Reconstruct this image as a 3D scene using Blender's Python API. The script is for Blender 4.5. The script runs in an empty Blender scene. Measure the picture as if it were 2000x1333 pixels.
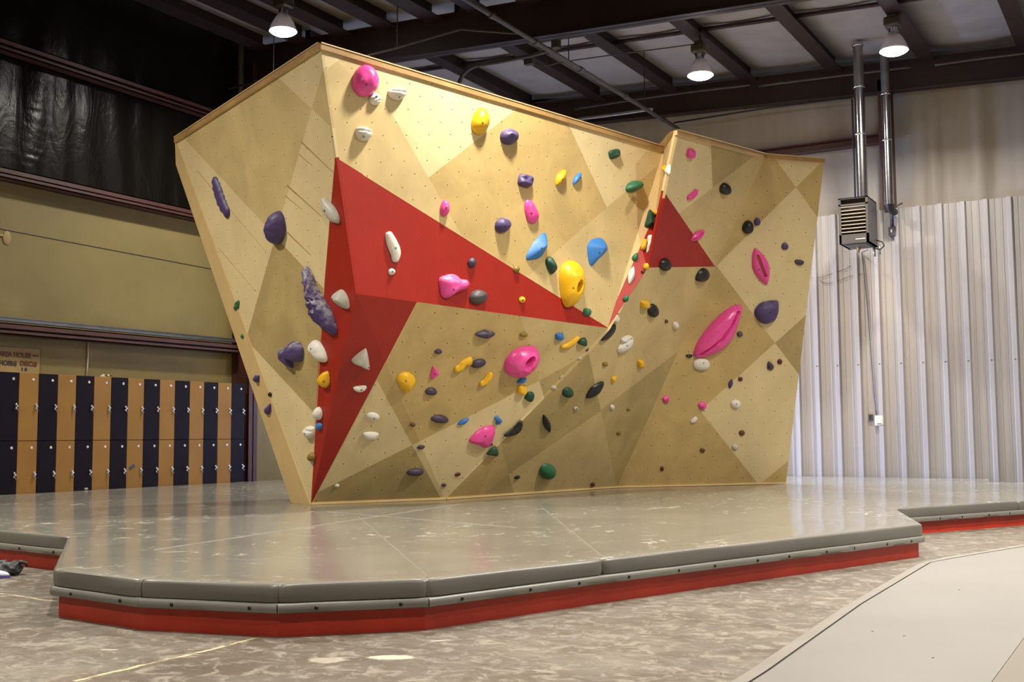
import bpy, bmesh, math, random
from mathutils import Vector, Matrix, noise
from mathutils.bvhtree import BVHTree
from mathutils.geometry import intersect_line_plane
random.seed(7)
PI = math.pi
scene = bpy.context.scene
COL = scene.collection

# ------------------------------------------------------------------ camera
F_PX, PITCH, ROLL, YAW = 2216.38, 0.0829346, 0.00635048, 0.5270454
CAM = Vector((0, 0, 0.985))
RM = (Matrix.Rotation(YAW, 3, 'Z') @ Matrix.Rotation(PITCH, 3, 'X') @ Matrix.Rotation(ROLL, 3, 'Y'))
cd = bpy.data.cameras.new('camera')
cam = bpy.data.objects.new('camera', cd)
COL.objects.link(cam)
cd.sensor_width = 36.0
cd.sensor_fit = 'HORIZONTAL'
cd.lens = 36.0 * F_PX / 2000.0
cd.clip_end = 200
cam.matrix_world = (RM @ Matrix.Rotation(PI / 2, 3, 'X')).to_4x4()
cam.location = CAM
scene.camera = cam

# measuring helpers: sight line through a photo point, met with a plane of the room
def ray(x, y):
    return RM @ Vector(((x - 1000) / F_PX, 1.0, -(y - 666.5) / F_PX))
def at_z(x, y, z):
    r = ray(x, y); return CAM + r * ((z - CAM.z) / r.z)
def at_y(x, y, Y):
    r = ray(x, y); return CAM + r * (Y / r.y)
def at_x(x, y, X):
    r = ray(x, y); return CAM + r * (X / r.x)
def at_plane(x, y, p, n):
    r = ray(x, y); return CAM + r * ((p - CAM).dot(n) / r.dot(n))
def to_px(p):
    v = RM.transposed() @ (p - CAM)
    return (1000 + F_PX * v.x / v.y, 666.5 - F_PX * v.z / v.y)

# ------------------------------------------------------------------ materials
class NT:
    def __init__(s, name):
        s.m = bpy.data.materials.new(name); s.m.use_nodes = True
        s.t = s.m.node_tree; s.n = s.t.nodes; s.l = s.t.links
        s.b = s.n['Principled BSDF']
    def node(s, kind, **kw):
        nd = s.n.new(kind)
        for k, v in kw.items():
            if k.startswith('i_'):
                key = k[2:]
                key = int(key) if key.isdigit() else key
                nd.inputs[key].default_value = v
            else: setattr(nd, k, v)
        return nd
    def link(s, a, b): s.l.new(a, b)
    def math(s, op, a, b=None, clamp=False):
        nd = s.n.new('ShaderNodeMath'); nd.operation = op; nd.use_clamp = clamp
        for i, v in enumerate((a, b)):
            if v is None: continue
            if isinstance(v, (int, float)): nd.inputs[i].default_value = v
            else: s.link(v, nd.inputs[i])
        return nd.outputs[0]
    def mix(s, fac, a, b):
        nd = s.n.new('ShaderNodeMix'); nd.data_type = 'RGBA'
        for i, v in ((0, fac), (6, a), (7, b)):
            if isinstance(v, (int, float)): nd.inputs[i].default_value = v
            elif isinstance(v, tuple): nd.inputs[i].default_value = (*v[:3], 1)
            else: s.link(v, nd.inputs[i])
        return nd.outputs[2]
    def noise(s, vec, scale, detail=3, rough=.5, dist=0):
        nd = s.node('ShaderNodeTexNoise'); nd.inputs['Scale'].default_value = scale
        nd.inputs['Detail'].default_value = detail; nd.inputs['Roughness'].default_value = rough
        nd.inputs['Distortion'].default_value = dist
        if vec is not None: s.link(vec, nd.inputs['Vector'])
        return nd.outputs['Fac']
    def ramp(s, fac, lo, hi):
        nd = s.node('ShaderNodeMapRange'); nd.inputs['From Min'].default_value = lo
        nd.inputs['From Max'].default_value = hi; s.link(fac, nd.inputs['Value'])
        return nd.outputs[0]
    def coords(s, kind='Object', scale=(1, 1, 1), rot=(0, 0, 0)):
        tc = s.node('ShaderNodeTexCoord')
        mp = s.node('ShaderNodeMapping'); mp.inputs['Scale'].default_value = scale
        mp.inputs['Rotation'].default_value = rot
        s.link(tc.outputs[kind], mp.inputs['Vector'])
        return mp.outputs[0]
    def world(s, scale=(1, 1, 1), rot=(0, 0, 0)):
        g = s.node('ShaderNodeNewGeometry')
        mp = s.node('ShaderNodeMapping'); mp.inputs['Scale'].default_value = scale
        mp.inputs['Rotation'].default_value = rot
        s.link(g.outputs['Position'], mp.inputs['Vector'])
        return mp.outputs[0]
    def bump(s, h, strength=.3, dist=.01):
        nd = s.node('ShaderNodeBump'); nd.inputs['Strength'].default_value = strength
        nd.inputs['Distance'].default_value = dist
        s.link(h, nd.inputs['Height']); s.link(nd.outputs[0], s.b.inputs['Normal'])
    def color(s, c):
        if isinstance(c, tuple): s.b.inputs['Base Color'].default_value = (*c[:3], 1)
        else: s.link(c, s.b.inputs['Base Color'])
    def set(s, rough=.5, metal=0, spec=.5):
        s.b.inputs['Roughness'].default_value = rough; s.b.inputs['Metallic'].default_value = metal
        s.b.inputs['Specular IOR Level'].default_value = spec

def plain(name, c, rough=.5, metal=0, var=.12, scale=6, spec=.5, bump=0):
    t = NT(name); t.set(rough, metal, spec)
    n = t.noise(t.world(), scale, 4)
    t.color(t.mix(t.ramp(n, .3, .7), tuple(v * (1 - var) for v in c), tuple(min(1, v * (1 + var)) for v in c)))
    if bump: t.bump(t.noise(t.world(), scale * 6, 3), bump, .01)
    return t.m

def wood_mat(name, c, stain=.16, rough=.55, holes=True, hole_c=(.03, .018, .01)):
    t = NT(name); t.set(rough, 0, .35)
    w = t.world()
    big = t.noise(w, 1.6, 4, .6, .6)
    col = t.mix(t.ramp(big, .35, .7), tuple(v * (1 + stain * .5) for v in c), tuple(v * (1 - stain) for v in c))
    grain = t.noise(t.world((9, 9, 1.2), (.2, .5, 0)), 3, 5, .6, 1.2)
    col = t.mix(t.math('MULTIPLY', t.ramp(grain, .45, .8), .25), col, tuple(v * .72 for v in c))
    spot = t.noise(w, 4.3, 3, .6, .3)
    col = t.mix(t.math('MULTIPLY', t.ramp(spot, .64, .78), .45), col, (c[0] * .8, c[1] * .58, c[2] * .4))
    scuff = t.noise(t.world((3, 3, 9)), 5, 4, .7)
    col = t.mix(t.math('MULTIPLY', t.ramp(scuff, .62, .8), .18), col, tuple(min(1, v * 1.35) for v in c))
    if holes:
        uv = t.node('ShaderNodeUVMap'); uv.uv_map = 'grid'
        sep = t.node('ShaderNodeSeparateXYZ'); t.link(uv.outputs[0], sep.inputs[0])
        d = []
        for o in sep.outputs[:2]:
            fr = t.math('SUBTRACT', o, t.math('ROUND', o))
            d.append(fr)
        dx = t.math('MULTIPLY', d[0], .30); dy = t.math('MULTIPLY', d[1], .20)
        r = t.math('SQRT', t.math('ADD', t.math('MULTIPLY', dx, dx), t.math('MULTIPLY', dy, dy)))
        halo = t.math('SUBTRACT', 1, t.ramp(r, .009, .03), True)
        chip = t.math('MULTIPLY', halo, t.ramp(t.noise(w, 60, 2), .45, .6))
        col = t.mix(t.math('MULTIPLY', chip, .55), col, tuple(min(1, v * 1.5 + .03) for v in c))
        hole = t.math('LESS_THAN', r, .0085)
        col = t.mix(hole, col, hole_c)
    t.color(col)
    t.bump(grain, .06, .004)
    return t.m

M = {}
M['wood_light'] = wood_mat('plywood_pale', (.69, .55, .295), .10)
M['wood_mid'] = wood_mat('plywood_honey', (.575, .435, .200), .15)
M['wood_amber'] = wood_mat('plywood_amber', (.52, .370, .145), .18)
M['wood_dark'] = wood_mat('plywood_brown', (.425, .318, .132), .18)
M['wood_red'] = wood_mat('plywood_red_paint', (.33, .016, .007), .10, .45, True, (.12, .01, .006))
M['wood_edge'] = wood_mat('plywood_edge', (.62, .44, .20), .1, .6, False)
M['wood_edge_stripe'] = wood_mat('plywood_layers', (.40, .235, .085), .3, .6, False)
M['wood_pencil'] = plain('scratch_brown', (.36, .225, .070), .7)

def hold_mat(name, c, rough=.42, chalk=0.0):
    t = NT(name); t.set(rough, 0, .5)
    w = t.world()
    n = t.noise(w, 30, 4)
    col = t.mix(t.ramp(n, .3, .7), tuple(v * .94 for v in c), tuple(min(1, v * 1.05) for v in c))
    if chalk:
        g = t.node('ShaderNodeNewGeometry'); sp = t.node('ShaderNodeSeparateXYZ')
        t.link(g.outputs['Normal'], sp.inputs[0])
        up = t.ramp(sp.outputs[2], -.15, .75)
        k = t.math('MULTIPLY', t.ramp(t.noise(w, 14, 5, .7), .42, .62), t.math('MULTIPLY', up, chalk))
        col = t.mix(t.math('MULTIPLY', k, 1.2, True), col, (.7, .67, .66))
    t.color(col); t.bump(t.noise(w, 120, 3), .12, .004)
    return t.m
HC = {'pink': (.80, .075, .33), 'yellow': (.80, .44, .008), 'purple': (.068, .040, .140), 'blue': (.028, .165, .46),
      'dark_green': (.012, .06, .030), 'green': (.025, .14, .065), 'white': (.74, .70, .62), 'grey_white': (.50, .47, .40),
      'black': (.010, .010, .011), 'grey': (.075, .066, .07), 'olive': (.24, .155, .02), 'maroon': (.10, .018, .014),
      'dark_purple': (.050, .035, .065), 'brown': (.13, .05, .02)}
_hm = {}
def hmat(c, chalk=0.0):
    k = (c, round(chalk, 2))
    if k not in _hm: _hm[k] = hold_mat('resin_' + c, HC[c], .30 if c == 'pink' else .38 if c in ('yellow', 'black') else .5, chalk)
    return _hm[k]
M['slot_wood'] = plain('slot_ply', (.55, .40, .19), .6)
M['slot_dark'] = plain('slot_shadow_resin', (.10, .02, .05), .6)
M['bolt'] = plain('bolt_steel', (.012, .011, .010), .45, .3)

M['tan'] = plain('tan_wall_paint', (0.1830, 0.1427, 0.0464), .6, var=.10, scale=1.3)
M['dark_red'] = plain('oxide_red_steel', (.062, .020, .015), .5, var=.2, scale=3)
M['roof_red'] = plain('oxide_red_roof_steel', (.020, .0085, .0075), .5, var=.2, scale=3)
M['grey_steel'] = plain('galvanised_conduit', (.33, .33, .33), .35, .8, var=.15)
M['dull_pipe'] = plain('dull_pipe_paint', (.07, .066, .062), .5, .4)
M['black_pipe'] = plain('black_iron_pipe', (.02, .018, .018), .5, .2)
M['flue'] = plain('bright_flue_metal', (.62, .61, .60), .22, 1.0, var=.1, scale=12)
M['heater'] = plain('heater_enamel', (.085, .077, .076), .42, .3, var=.06)
M['heater_dark'] = plain('heater_inside', (.02, .018, .018), .7)
M['heater_slat'] = plain('louvre_metal', (.42, .37, .31), .4, .4)
M['white_plastic'] = plain('ivory_plastic', (.66, .63, .52), .4)
M['chrome'] = plain('lock_chrome', (.70, .72, .74), .22, 1.0)
M['plate'] = plain('number_plate_metal', (.72, .70, .72), .3, .5)
M['locker_purple'] = plain('locker_purple_enamel', (0.0060, 0.0035, 0.0095), .5, var=.15, scale=4, spec=.15)
M['locker_yellow'] = plain('locker_ochre_enamel', (0.2889, 0.1485, 0.0321), .5, var=.07, scale=2, spec=.3)
M['locker_body'] = plain('locker_case', (.05, .03, .02), .6)
M['tape'] = plain('blue_tape', (.04, .045, .12), .5)
M['paper'] = plain('paper_scrap', (.55, .50, .36), .7)
M['red_board'] = plain('red_board_paint', (0.4366, 0.0283, 0.0094), .5, var=.14, scale=2.2, bump=.05)
M['screw'] = plain('dark_screw', (.025, .022, .02), .4, .7)
M['brass'] = plain('brass', (.55, .38, .16), .3, 1)

# vinyl of the mat
def vinyl(name, c, top):
    t = NT(name); t.set(.2, 0, .5)
    w = t.world()
    n = t.noise(w, .9, 5, .6)
    col = t.mix(t.ramp(n, .3, .7), tuple(v * .84 for v in c), tuple(v * 1.14 for v in c))
    if top:
        a = t.noise(t.world((3.2, 2.2, 1), (0, 0, .55)), 2.3, 6, .68, .8)
        patch = t.ramp(t.noise(w, .55, 3), .42, .62)
        k = t.math('MULTIPLY', t.ramp(a, .58, .65), patch)
        b = t.noise(t.world((2, 9, 1), (0, 0, .5)), 2.0, 5, .7, 1.5)
        k2 = t.math('MULTIPLY', t.ramp(b, .63, .72), .45)
        k = t.math('MAXIMUM', t.math('MULTIPLY', k, .55), k2)
        col = t.mix(k, col, (.60, .56, .47))
        rr = t.math('ADD', t.math('MULTIPLY', k, .45), .12)
        rr = t.math('ADD', rr, t.math('MULTIPLY', t.noise(w, 2.2, 3), .08))
        t.link(rr, t.b.inputs['Roughness'])
        t.bump(t.noise(w, 3.2, 3, .5), .12, .006)
    else:
        t.b.inputs['Roughness'].default_value = .36
        t.bump(t.noise(t.world((1, 1, 1)), 7, 3), .15, .01)
    t.color(col); return t.m
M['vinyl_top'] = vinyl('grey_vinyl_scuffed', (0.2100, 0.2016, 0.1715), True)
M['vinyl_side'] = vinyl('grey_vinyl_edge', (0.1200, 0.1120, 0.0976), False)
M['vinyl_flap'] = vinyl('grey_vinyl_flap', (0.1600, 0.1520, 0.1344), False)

M['vinyl_seam'] = plain('pale_vinyl_welt', (.30, .285, .25), .4)
# concrete floor
def concrete():
    t = NT('stained_concrete'); t.set(.5, 0, .4)
    w = t.world()
    n1 = t.noise(w, .55, 6, .62, .4); n2 = t.noise(w, 3.0, 6, .7, .6)
    col = t.mix(t.ramp(n1, .33, .68), (0.0789, 0.0655, 0.0498), (0.2002, 0.1790, 0.1426))
    col = t.mix(t.math('MULTIPLY', t.ramp(n2, .46, .62), .75), col, (.095, .072, .050))
    n4 = t.noise(t.world((1.6, 4.5, 1), (0, 0, .53)), 1.7, 6, .72, 1.0)
    col = t.mix(t.math('MULTIPLY', t.ramp(n4, .50, .64), .6), col, (.085, .066, .048))
    n5 = t.noise(t.world((1, 1, 1), (0, 0, .3)), 8.5, 5, .75, .9)
    col = t.mix(t.math('MULTIPLY', t.ramp(n5, .50, .62), .7), col, (0.2964, 0.2730, 0.2223))
    n3 = t.noise(t.world((2.6, 7, 1), (0, 0, .55)), 2.2, 5, .7, .8)
    col = t.mix(t.math('MULTIPLY', t.ramp(n3, .60, .72), .5), col, (0.4675, 0.4250, 0.3485))
    rd = t.noise(w, 1.1, 4, .6); 
    col = t.mix(t.math('MULTIPLY', t.ramp(rd, .60, .72), .42), col, (.20, .085, .062))
    sep = t.node('ShaderNodeSeparateXYZ'); t.link(w, sep.inputs[0])
    wob = t.math('MULTIPLY', t.math('SUBTRACT', t.noise(w, 2.5, 4, .7), .5), .10)
    def line(p, q, half, c, soft=.5):
        nonlocal col
        p = Vector(p); q0 = Vector(q); q = q0; d = (q - p); d.normalize()
        # signed distance from the joint
        a = t.math('ADD', t.math('MULTIPLY', t.math('SUBTRACT', sep.outputs[0], p.x), -d.y),
                   t.math('MULTIPLY', t.math('SUBTRACT', sep.outputs[1], p.y), d.x))
        a = t.math('ABSOLUTE', t.math('ADD', a, wob))
        k = t.math('LESS_THAN', a, half)
        u = t.math('ADD', t.math('MULTIPLY', t.math('SUBTRACT', sep.outputs[0], p.x), d.x), t.math('MULTIPLY', t.math('SUBTRACT', sep.outputs[1], p.y), d.y))
        k = t.math('MULTIPLY', k, t.math('LESS_THAN', t.math('ABSOLUTE', t.math('SUBTRACT', u, (q0 - p).length / 2)), (q0 - p).length / 2))
        k = t.math('MULTIPLY', k, t.ramp(t.noise(w, 9, 3), .36, .55))
        col = t.mix(t.math('MULTIPLY', k, soft), col, c)
    L = lambda a, b: (at_z(*a, 0).xy, at_z(*b, 0).xy)
    line(*L((145, 1331), (500, 1248)), .012, (.62, .52, .30), .9)
    line(*L((640, 1255), (1180, 1333)), .010, (.07, .055, .04), .8)
    line(*L((0, 1160), (110, 1175)), .012, (.58, .50, .33), .7)
    def blot(x, y, rx, ry, ang, c, k=.8):
        nonlocal col
        p = at_z(x, y, 0)
        dx = t.math('SUBTRACT', sep.outputs[0], p.x); dy = t.math('SUBTRACT', sep.outputs[1], p.y)
        ca, sa = math.cos(ang), math.sin(ang)
        u = t.math('ADD', t.math('MULTIPLY', dx, ca / rx), t.math('MULTIPLY', dy, sa / rx))
        v = t.math('ADD', t.math('MULTIPLY', dx, -sa / ry), t.math('MULTIPLY', dy, ca / ry))
        r = t.math('SQRT', t.math('ADD', t.math('MULTIPLY', u, u), t.math('MULTIPLY', v, v)))
        r = t.math('ADD', r, t.math('MULTIPLY', t.noise(w, 12, 4), .8))
        col = t.mix(t.math('MULTIPLY', t.math('SUBTRACT', 1, t.ramp(r, 1.15, 1.35), True), k), col, c)
    blot(762, 1285, .12, .06, YAW, (.62, .55, .42), .85)
    blot(640, 1290, .10, .07, YAW, (.52, .47, .37), .5)
    blot(215, 1270, .05, .015, YAW, (.6, .55, .45), .7)
    blot(860, 1252, .06, .014, YAW + .4, (.6, .55, .45), .7)
    t.color(col); t.bump(n2, .15, .01)
    t.link(t.math('ADD', t.math('MULTIPLY', n1, .25), .38), t.b.inputs['Roughness'])
    return t.m
M['concrete'] = concrete()

def ribbed_paint():
    t = NT('white_ribbed_metal'); t.set(.34, .25, .5)
    st = t.noise(t.world((16, 16, .12)), 1.0, 3, .6)
    col = t.mix(t.ramp(st, .36, .68), (0.3709, 0.3508, 0.3468), (0.4193, 0.3992, 0.3967))
    d = t.noise(t.world((2, 2, .7)), 1.2, 4, .6)
    col = t.mix(t.math('MULTIPLY', t.ramp(d, .55, .75), .25), col, (0.2940, 0.2660, 0.2380))
    t.color(col); return t.m
M['rib_metal'] = ribbed_paint()
def sheet_wall(name, c, c2):
    t = NT(name); t.set(.5, 0, .4)
    n = t.noise(t.world((2.2, 2.2, .35)), 1.1, 4, .6)
    col = t.mix(t.ramp(n, .3, .7), c, c2)
    t.color(col); t.bump(t.noise(t.world((3, 3, 1)), 1.5, 4, .6), .25, .03)
    return t.m
M['insul_wall'] = sheet_wall('wall_insulation_facing', (0.2652, 0.2340, 0.1989), (0.3276, 0.2925, 0.2535))
M['insul_roof'] = sheet_wall('roof_insulation_facing', (.30, .285, .29), (.37, .35, .355))
def black_plastic():
    t = NT('black_plastic_sheet'); t.set(.28, 0, .5)
    t.color((.005, .0042, .003)); t.b.inputs['Specular IOR Level'].default_value = .16
    a = t.noise(t.world((.8, 3.5, 1.2), (0, 0, 0)), .8, 3, .5, 2.2)
    b = t.noise(t.world(), 1.4, 5, .6, 1.0)
    h = t.math('ADD', t.math('MULTIPLY', a, .6), b)
    t.bump(h, .22, .06); return t.m
M['black_plastic'] = black_plastic()
M['mat_light'] = plain('pale_grey_floor_sheet', (0.2025, 0.1927, 0.1764), .5, var=.05, scale=1.2)
M['mat_edge'] = plain('pale_grey_bevel_strip', (0.2543, 0.2394, 0.2169), .45, var=.08, scale=3)
M['mat_tan'] = plain('tan_floor_sheet', (0.1768, 0.1530, 0.1224), .55, var=.06, scale=1.5)
M['joint'] = plain('black_joint', (.02, .017, .015), .7)
M['sign_red'] = plain('sign_paint_red', (.115, .030, .012), .6)
M['sign_black'] = plain('sign_paint_black', (.035, .030, .022), .6)
M['sign_board'] = plain('sign_board_paint', (.30, .215, .085), .6, scale=2)
M['sign_rim'] = plain('sign_board_rim', (.15, .105, .045), .6)
M['bag'] = plain('black_nylon', (.018, .020, .021), .55, bump=.4)
M['bag_blue'] = plain('blue_fabric', (.05, .12, .17), .6)
M['shoe_white'] = plain('pale_shoe_fabric', (.42, .48, .58), .5)
M['shoe_purple'] = plain('purple_sole_rubber', (.10, .06, .20), .5)

def emis(name, c, s):
    t = NT(name); t.b.inputs['Emission Color'].default_value = (*c, 1); t.b.inputs['Emission Strength'].default_value = s
    t.b.inputs['Base Color'].default_value = (.8, .8, .8, 1); return t.m
LAMP_C = (1.0, .93, .82)
M['lamp_glow'] = emis('lamp_lens_glow', (1.0, .90, .86), 160)
def reflector():
    t = NT('frosted_lamp_shade'); t.color((.30, .285, .29)); t.set(.5, .05)
    t.b.inputs['Transmission Weight'].default_value = 0.2
    t.b.inputs['IOR'].default_value = 1.1
    return t.m
M['reflector'] = reflector()
M['ballast'] = plain('ballast_housing', (.09, .08, .065), .4, .6)

# ------------------------------------------------------------------ mesh helpers
ORG = {}
class MB:
    def __init__(s): s.v = []; s.f = []; s.mi = []
    def add(s, vs, fs, mi=0):
        o = len(s.v); s.v += [Vector(v) for v in vs]
        for f in fs: s.f.append([i + o for i in f]); s.mi.append(mi)
    def box(s, lo, hi, mi=0, bev=0.0, mat=None):
        bm = bmesh.new(); bmesh.ops.create_cube(bm, size=1)
        sz = [hi[i] - lo[i] for i in range(3)]; ce = [(hi[i] + lo[i]) / 2 for i in range(3)]
        for v in bm.verts: v.co = Vector((v.co.x * sz[0] + ce[0], v.co.y * sz[1] + ce[1], v.co.z * sz[2] + ce[2]))
        if bev: bmesh.ops.bevel(bm, geom=bm.edges[:], offset=bev, segments=2, affect='EDGES', profile=.5)
        s.bm(bm, mi, mat)
    def bm(s, bm, mi=0, mat=None):
        bm.verts.index_update()
        s.add([(mat @ v.co) if mat else v.co.copy() for v in bm.verts], [[v.index for v in f.verts] for f in bm.faces], mi)
        bm.free()
    def tube(s, path, r, n=10, mi=0, cap=True):
        path = [Vector(p) for p in path]; rr = r if isinstance(r, (list, tuple)) else [r] * len(path)
        rings = []; up = None
        for i, p in enumerate(path):
            d = (path[min(i + 1, len(path) - 1)] - path[max(i - 1, 0)]).normalized()
            if up is None:
                up = d.orthogonal().normalized()
            else:
                up = (up - d * up.dot(d)).normalized()
            b = d.cross(up)
            rings.append([p + (up * math.cos(2 * PI * k / n) + b * math.sin(2 * PI * k / n)) * rr[i] for k in range(n)])
        vs = [v for q in rings for v in q]; fs = []
        for i in range(len(path) - 1):
            for k in range(n):
                a = i * n + k; b_ = i * n + (k + 1) % n
                fs.append([a, b_, b_ + n, a + n])
        if cap:
            fs.append(list(range(n))[::-1]); fs.append([(len(path) - 1) * n + k for k in range(n)])
        s.add(vs, fs, mi)
    def lathe(s, prof, n=24, mi=0, c=(0, 0, 0), mat=None):
        vs = []; fs = []
        for (r, z) in prof:
            for k in range(n):
                v = Vector((c[0] + r * math.cos(2 * PI * k / n), c[1] + r * math.sin(2 * PI * k / n), c[2] + z))
                vs.append(mat @ v if mat else v)
        for i in range(len(prof) - 1):
            for k in range(n):
                a = i * n + k; b = i * n + (k + 1) % n
                fs.append([a, b, b + n, a + n])
        s.add(vs, fs, mi)
    def prism(s, poly, z0, z1, mi=0):
        n = len(poly)
        vs = [(p[0], p[1], z0) for p in poly] + [(p[0], p[1], z1) for p in poly]
        fs = [list(range(n))[::-1], [n + k for k in range(n)]] + [[k, (k + 1) % n, n + (k + 1) % n, n + k] for k in range(n)]
        s.add(vs, fs, mi)
    def build(s, name, mats, parent=None, smooth=False, origin=None, auto=None):
        if not isinstance(mats, (list, tuple)): mats = [mats]
        if parent is not None: po = ORG[parent]
        else: po = Vector((0, 0, 0))
        if origin is None:
            if parent is not None: origin = po
            else:
                lo = [min(v[i] for v in s.v) for i in range(3)]; hi = [max(v[i] for v in s.v) for i in range(3)]
                origin = Vector(((lo[0] + hi[0]) / 2, (lo[1] + hi[1]) / 2, lo[2]))
        origin = Vector(origin)
        me = bpy.data.meshes.new(name)
        me.from_pydata([v - origin for v in s.v], [], s.f)
        for m in mats: me.materials.append(m)
        me.polygons.foreach_set('material_index', s.mi)
        if smooth: me.polygons.foreach_set('use_smooth', [True] * len(me.polygons))
        me.update()
        if auto is not None and smooth: me.set_sharp_from_angle(angle=math.radians(auto))
        o = bpy.data.objects.new(name, me); COL.objects.link(o)
        if parent is not None: o.parent = parent; o.location = origin - po
        else: o.location = origin
        ORG[o] = origin
        return o
def tag(o, label=None, cat=None, group=None, kind=None):
    if label: o['label'] = label
    if cat: o['category'] = cat
    if group: o['group'] = group
    if kind: o['kind'] = kind
    return o
def thing(name, loc, label, cat, group=None):
    o = bpy.data.objects.new(name, None); COL.objects.link(o); o.location = loc; o.empty_display_size = .1
    ORG[o] = Vector(loc); return tag(o, label, cat, group)
def struct(name, mb, mats, smooth=False, label=None, **k):
    o = mb.build(name, mats, smooth=smooth, **k); o['kind'] = 'structure'
    if label: o['label'] = label
    return o

# ------------------------------------------------------------------ the hall
XW, YW, XR, YN = -13.57, 19.40, 7.0, -7.0       # wall planes
PADZ = .262
def roof_z(x): return 7.48 - .0487 * (x + 6.8)
m = MB(); m.box((XW - .3, YN - .3, -.25), (XR + .3, YW + .3, 0)); struct('floor', m, M['concrete'])
# long wall behind the lockers: tan boards below, black sheet above the girt
m = MB(); m.box((XW - .2, YN, 0), (XW, YW, 4.48)); 
# narrow open joint between two board courses
struct('wall_west', m, M['tan'])
m = MB()
p0 = at_x(0, 447, XW + .004); p1 = at_x(420, 527, XW + .004)
m.tube([p0, p1], .006, 6); struct('trim_1', m, M['sign_black'])
m = MB(); ny, nz = 220, 60
rnd = lambda y, z: (.05 * noise.noise(Vector((y * .9, z * .4, 3))) + .03 * noise.noise(Vector((y * 3.0, z * .5, 7))) +
    (.014 * math.sin(z * 52 + 4 * noise.noise(Vector((y * 5, z * 2, 0)))) if 9.9 < y < 10.35 and z < 6.2 else 0) * min(1, 8 * min(abs(y - 9.9), abs(10.35 - y))))
vs = []; ytop = 7.9
for j in range(ny + 1):
    y = 8.0 + (YW - 8.0) * j / ny
    for k in range(nz + 1):
        z = 4.5 + (ytop - 4.5) * k / nz
        vs.append((XW - .02 + rnd(y, z), y, z))
m.add(vs, [[j * (nz + 1) + k, (j + 1) * (nz + 1) + k, (j + 1) * (nz + 1) + k + 1, j * (nz + 1) + k + 1] for j in range(ny) for k in range(nz)])
m.box((XW - .2, YN, 4.48), (XW - .12, YW, 8.0))
struct('wall_west_plastic', m, M['black_plastic'], True)
# far wall
m = MB(); ns = 240; vs = []
xs = [XW + (XR - XW) * i / ns for i in range(ns + 1)]
for x in xs:
    bul = .03 * math.sin(x * 9.1) + .018 * math.sin(x * 17.3 + 1) if x > -3.8 else .012 * math.sin(x * 7.0)
    for z in (4.5, 5.2, 6.0, 7.6): vs.append((x, YW - .0 - (bul if z < 7 else 0) * (1.0 if z > 4.6 else .4), z))
m.add(vs, [[i * 4 + k, i * 4 + k + 1, (i + 1) * 4 + k + 1, (i + 1) * 4 + k] for i in range(ns) for k in range(3)])
m.box((XW, YW + .06, 0), (XR, YW + .2, 8.0))
struct('wall_north', m, M['insul_wall'], True)
# ribbed metal lining of the far wall
m = MB(); prof = []
pitch = .345; x = -13.4
ribx = at_y(1605, 900, YW - .02).x
x = ribx - pitch * 24
while x < XR:
    prof += [(x - .050, 0), (x - .032, .062), (x + .032, .062), (x + .050, 0)]
    for q in (.115, .23):
        prof += [(x + q - .016, 0), (x + q - .008, .012), (x + q + .008, .012), (x + q + .016, 0)]
    x += pitch
yb = YW - .095; zt = 4.70
vs = []
for (px_, d) in prof: vs += [(px_, yb - d, 0), (px_, yb - d, zt)]
m.add(vs, [[2 * i, 2 * i + 2, 2 * i + 3, 2 * i + 1] for i in range(len(prof) - 1)])
m.box((prof[0][0], yb + .002, zt - .02), (XR, yb + .08, zt), 0)
struct('wall_north_lining', m, M['rib_metal'])
# screw heads along the lining
m = MB(); s0 = at_y(1596, 716, yb - .045)
x = ribx
while x < -1.5:
    m.box((x - .008, yb - .068, s0.z - .008), (x + .008, yb - .06, s0.z + .008)); x += pitch
struct('trim_2', m, M['screw'])
# walls behind the camera
m = MB(); m.box((XR, YN, 0), (XR + .2, YW, 8)); struct('wall_east', m, M['insul_wall'])
m = MB(); m.box((XW, YN - .2, 0), (XR, YN, 8.2)); struct('wall_south', m, M['tan'])
# roof insulation
m = MB(); vs = []; nx = 112
for i in range(nx + 1):
    x = XW - .2 + (XR + .4 - XW) * i / nx
    ph = ((x + 1.8) / 1.48) % 1.0
    sag = -.05 * math.sin(PI * ph)
    for y in (YN, 2.0, 8.0, 11.5, 14.1, 16.5, YW): vs.append((x, y, roof_z(x) + sag))
m.add(vs, [[i * 7 + k, i * 7 + k + 1, (i + 1) * 7 + k + 1, (i + 1) * 7 + k] for i in range(nx) for k in range(6)])
m.box((XW - .3, YN, 8.15), (XR + .3, YW + .2, 8.3))
struct('ceiling', m, M['insul_roof'], True)
# purlins: a web with a turned flange
pi_ = 0
for k in range(-5, 9):
    x = -1.8 - 1.48 * k
    z = roof_z(x)
    if x < XW + .05: continue
    m = MB(); ys = 14.2 if x < -6.6 else YN
    m.box((x - .05, ys, z - .27), (x + .05, YW - .3, z + .01))
    m.box((x - .05, ys, z - .285), (x + .19, YW - .3, z - .27))
    struct('purlin_beam', m, M['roof_red'], label='dark red roof purlin running toward the far wall')
for k in range(8):
    x = -7.0 - .86 * k
    z = roof_z(x); m = MB()
    m.box((x - .05, YN, z - .30), (x + .05, 14.0, z + .01)); m.box((x - .05, YN, z - .315), (x + .26, 14.0, z - .30))
    struct('purlin_beam', m, M['roof_red'], label='dark red purlin of the closely spaced bay beside the long wall')
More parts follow.
